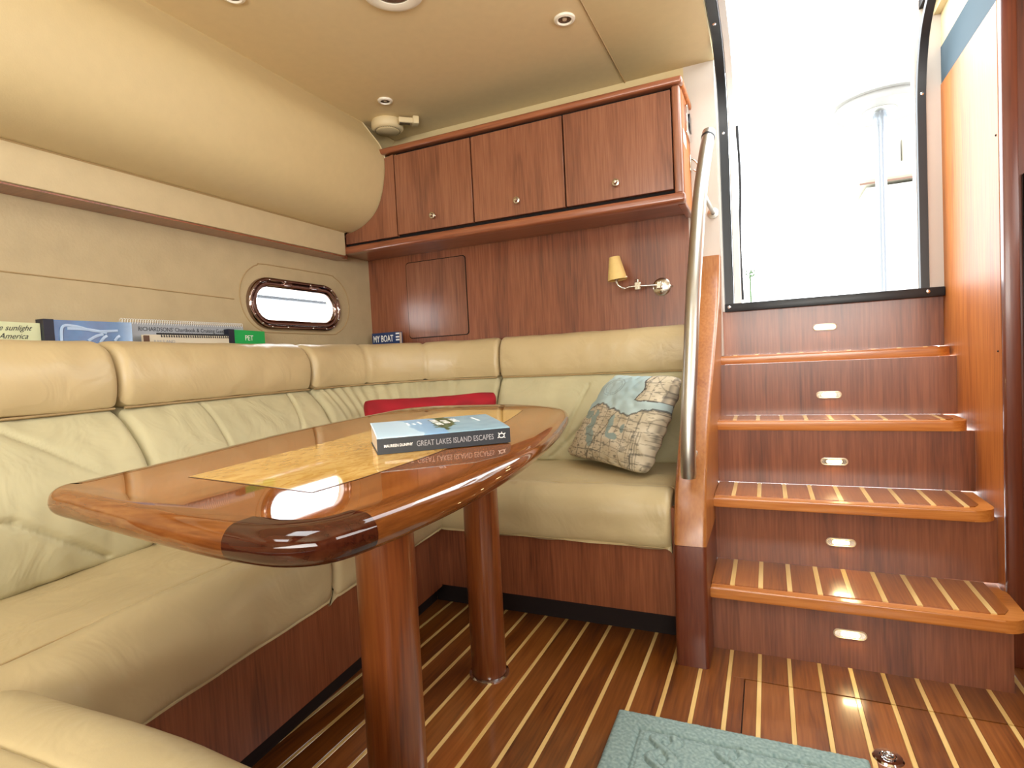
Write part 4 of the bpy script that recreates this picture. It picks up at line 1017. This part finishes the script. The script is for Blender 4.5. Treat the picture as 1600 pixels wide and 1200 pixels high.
link('back_cover', box(NB(), -1.755, -1.595, 2.262, 2.264, .8005, 1.036), M['navy'], b6, smooth=False)
link('pages', box(NB(), -1.753, -1.598, 2.240, 2.262, .8015, 1.033), M['paper'], b6, smooth=False)
for z_ in (1.028, 1.012, .998): link('stripe', box(NB(), -1.615, -1.5945, 2.2372, 2.238, z_-.004, z_+.003), M['whiteprint'], b6, smooth=False)
text_obj('MY BOAT', .044, M['whiteprint'], b6, (-1.748, 2.2375, .992), (1, 0, 0), dZ, ext=.0002, squash=.62, bold=.0006)

# ------------------------------------------------------------------ wall lamp
lp = thing('wall_lamp', 'chrome swing-arm wall lamp with a small parchment shade', 'lamp', (-.372, YB, 1.09))
cx, cz = -.372, 1.132
bm = NB(); lathe(bm, [(0, .010), (.030, .010), (.035, .006), (.035, 0)], (cx, YB, cz), (0, -1, 0), n=40); link('wall_plate', bm, M['nickel'], lp)
bm = NB(); cyl(bm, (cx-.005, YB-.01, cz+.004), (cx-.005, YB-.03, cz+.004), .009, n=16); box(bm, cx-.014, cx+.004, YB-.045, YB-.025, cz-.010, cz+.018, .002, 1); cyl(bm, (cx+.034, YB-.008, cz-.002), (cx+.044, YB-.008, cz-.002), .003, n=8); cyl(bm, (cx-.002, YB-.010, cz-.024), (cx-.002, YB-.018, cz-.020), .0035, n=8); link('knuckle', bm, M['nickel'], lp)
jx, jy, jz = -.452, YB-.075, 1.135
bm = NB(); cyl(bm, (cx-.005, YB-.035, cz+.004), (jx, jy, jz), .0045, n=12); link('arm', bm, M['nickel'], lp)
bm = NB(); box(bm, jx-.012, jx+.012, jy-.008, jy+.008, jz-.014, jz+.016, .002, 1); cyl(bm, (jx, jy, jz+.014), (jx, jy, jz+.026), .004, n=10); cyl(bm, (jx-.009, jy, jz+.026), (jx+.009, jy, jz+.026), .0028, n=8); link('elbow', bm, M['nickel'], lp)
shx, shy = -.528, YB-.105
bm = NB(); tube(bm, [(jx, jy, jz+.002), (jx-.035, jy-.012, jz-.002), (shx+.028, shy+.008, jz-.006), (shx+.008, shy, jz+.006), (shx, shy, jz+.028), (shx, shy, jz+.05)], .0045, n=12, sub=8); link('arm', bm, M['nickel'], lp)
bm = NB(); lathe(bm, [(.038, -.045), (.021, .045), (.0195, .045), (.0365, -.045), (.038, -.045)], (shx, shy, 1.208), (-.10, 0, 1), n=36); link('lamp_shade', bm, M['shade'], lp, autos=60)
bm = NB(); cyl(bm, (shx, shy, 1.165), (shx-.003, shy, 1.21), .008, n=12); cyl(bm, (shx+.03, shy-.01, 1.170), (shx+.045, shy-.01, 1.172), .0025, n=8); link('socket', bm, M['white'], lp)

# ------------------------------------------------------------------ bath mat on the floor
M['rug'] = attr_mat('teal_tufted_cotton', .95, bump=.5)
RA = Vector((-.356, 1.315, .0)); ru = Vector((1, .012, 0)).normalized(); rv = Vector((.012, -1, 0)); RW, RL = .525, .80
def braid(u, v):
    x, y = u*RW, v*RL; h = 0
    d = min(x, RW-x, y, RL-y)
    h -= .9*math.exp(-((d-.062)/.0035)**2)
    if d > .075:
        h += .35
        for cx_ in (.125, .2625, .40):
            for ph in (0, PI):
                s_ = math.sin(y*52+ph); c = cx_+.024*s_; q = (x-c)/.0115
                over = .5+.5*math.cos(y*52+ph)
                h = max(h, (.45+.75*over)*math.exp(-q**4)) if abs(q) < 1.25 else h
                h -= .8*math.exp(-((abs(q)-1.2)/.22)**2)*(.4+.6*over)
    return h
def rugpos(u, v):
    x, y = u*RW, v*RL; d = min(x, RW-x, y, RL-y); cr = .012
    z = .013*(1-math.exp(-d/.004))+.008*braid(u, v)+.0016*nz(x, y, 0, 230)
    p = RA+ru*x+rv*y; return (p.x, p.y, .0008+max(0, z))
def rugcol(u, v):
    x, y = u*RW, v*RL; h = braid(u, v)
    c = mixc(srgb('6d8582'), srgb('94a8a2'), .5+.9*nz(x, y, 0, 170)+.10*h)  # shade put into the colour: grooves darker, ridges lighter with braid height
    return c
rg = grid_print(190, 260, rugpos, rugcol, 'bath_mat', M['rug'], None, origin=(-.09, .92, 0), closed_back=lambda u, v: tuple(RA+ru*u*RW+rv*v*RL+Vector((0, 0, .0004))))
tag(rg, 'teal tufted mat with a braided relief pattern on the teak floor', 'mat')

# ------------------------------------------------------------------ cockpit beyond the door, overexposed in the photo
b = NB(); box(b, -3, 4, YD+.36, 9, .92, .98); struct(link('ground_cockpit', b, M['out'], smooth=False))
ct = thing('cockpit_table', 'white round cockpit table on a slim pedestal outside the door', 'table', (.49, 3.05, .98))
bm = NB(); lathe(bm, [(0, 0), (.165, 0), (.18, -.006), (.185, .006), (.185, .03), (.18, .045), (0, .045)], (.50, 3.05, 1.905), n=48); link('tabletop', bm, M['outtab'], ct)
bm = NB(); lathe(bm, [(.178, 0), (.205, .004), (.205, .03), (.19, .035)], (.50, 3.05, 1.93), n=48); link('fiddle_rim', bm, M['outtab'], ct)
bm = NB(); lathe(bm, [(0, -.008), (.055, -.008), (.065, -.002), (.065, 0)], (.49, 3.05, 1.905), n=36); link('mounting_plate', bm, M['steel'], ct)
bm = NB(); lathe(bm, [(.022, 0), (.022, .82), (.027, .83), (.027, .92)], (.49, 3.05, .98), n=32); link('pedestal', bm, M['outpole'], ct)
hs = thing('helm_bench', 'white pleated bench seat in the cockpit behind the table', 'bench', (1.0, 4.1, .98))
link('seat', box(NB(), .52, 1.6, 3.9, 4.4, 1.80, 1.90, .04, 4), M['outdim'], hs)
for k in range(9): link('back_pleat', box(NB(), .62+k*.105, .72+k*.105, 4.42, 4.52, 1.90, 2.20, .03, 3), M['outdim'], hs)
link('plinth', box(NB(), .56, 1.6, 3.95, 4.5, .985, 1.78), M['out'], hs, smooth=False)
link('edge_line', box(NB(), .52, 1.6, 3.90, 3.91, 1.790, 1.7995), M['brownprint'], hs, smooth=False)
pl = thing('shore_plant', 'small green bush seen through the door at lower left', 'plant', (-.10, 4.6, 1.36))
for i in range(26):
    bm = NB(); a, b_ = random.random()*6.28, random.random(); p = Vector((-.10+.05*math.cos(a)*b_, 4.6+.04*math.sin(a), 1.40+.05*random.random()))
    u = Vector((random.uniform(-1, 1), random.uniform(-1, 1), random.uniform(-1, 1))).normalized()*.016; v = u.orthogonal().normalized()*.008
    bm.faces.new([bm.verts.new(q) for q in (p-u, p-v, p+u, p+v)]); link('leaf', bm, M['green'], pl, smooth=False)
bm = NB(); cyl(bm, (-.10, 4.6, .98), (-.10, 4.6, 1.42), .006, n=6); link('stem', bm, M['green'], pl)
cf = thing('canopy_frame', 'pale bimini frame bars faint against the sky at the top of the doorway', 'frame', (.0, 4.6, 3.0))
for p, q in (((-.2, 4.4, 2.98), (.40, 4.7, 3.22)), ((-.2, 4.45, 2.86), (.32, 4.6, 3.02)), ((.55, 4.5, 2.72), (1.1, 4.5, 2.74)), ((-.1, 4.5, 2.5), (.25, 4.6, 2.55))):
    bm = NB(); cyl(bm, p, q, .012, n=10); link('bar', bm, M['outpole'], cf)
for o in bpy.data.objects:
    if '_org' in o: del o['_org']
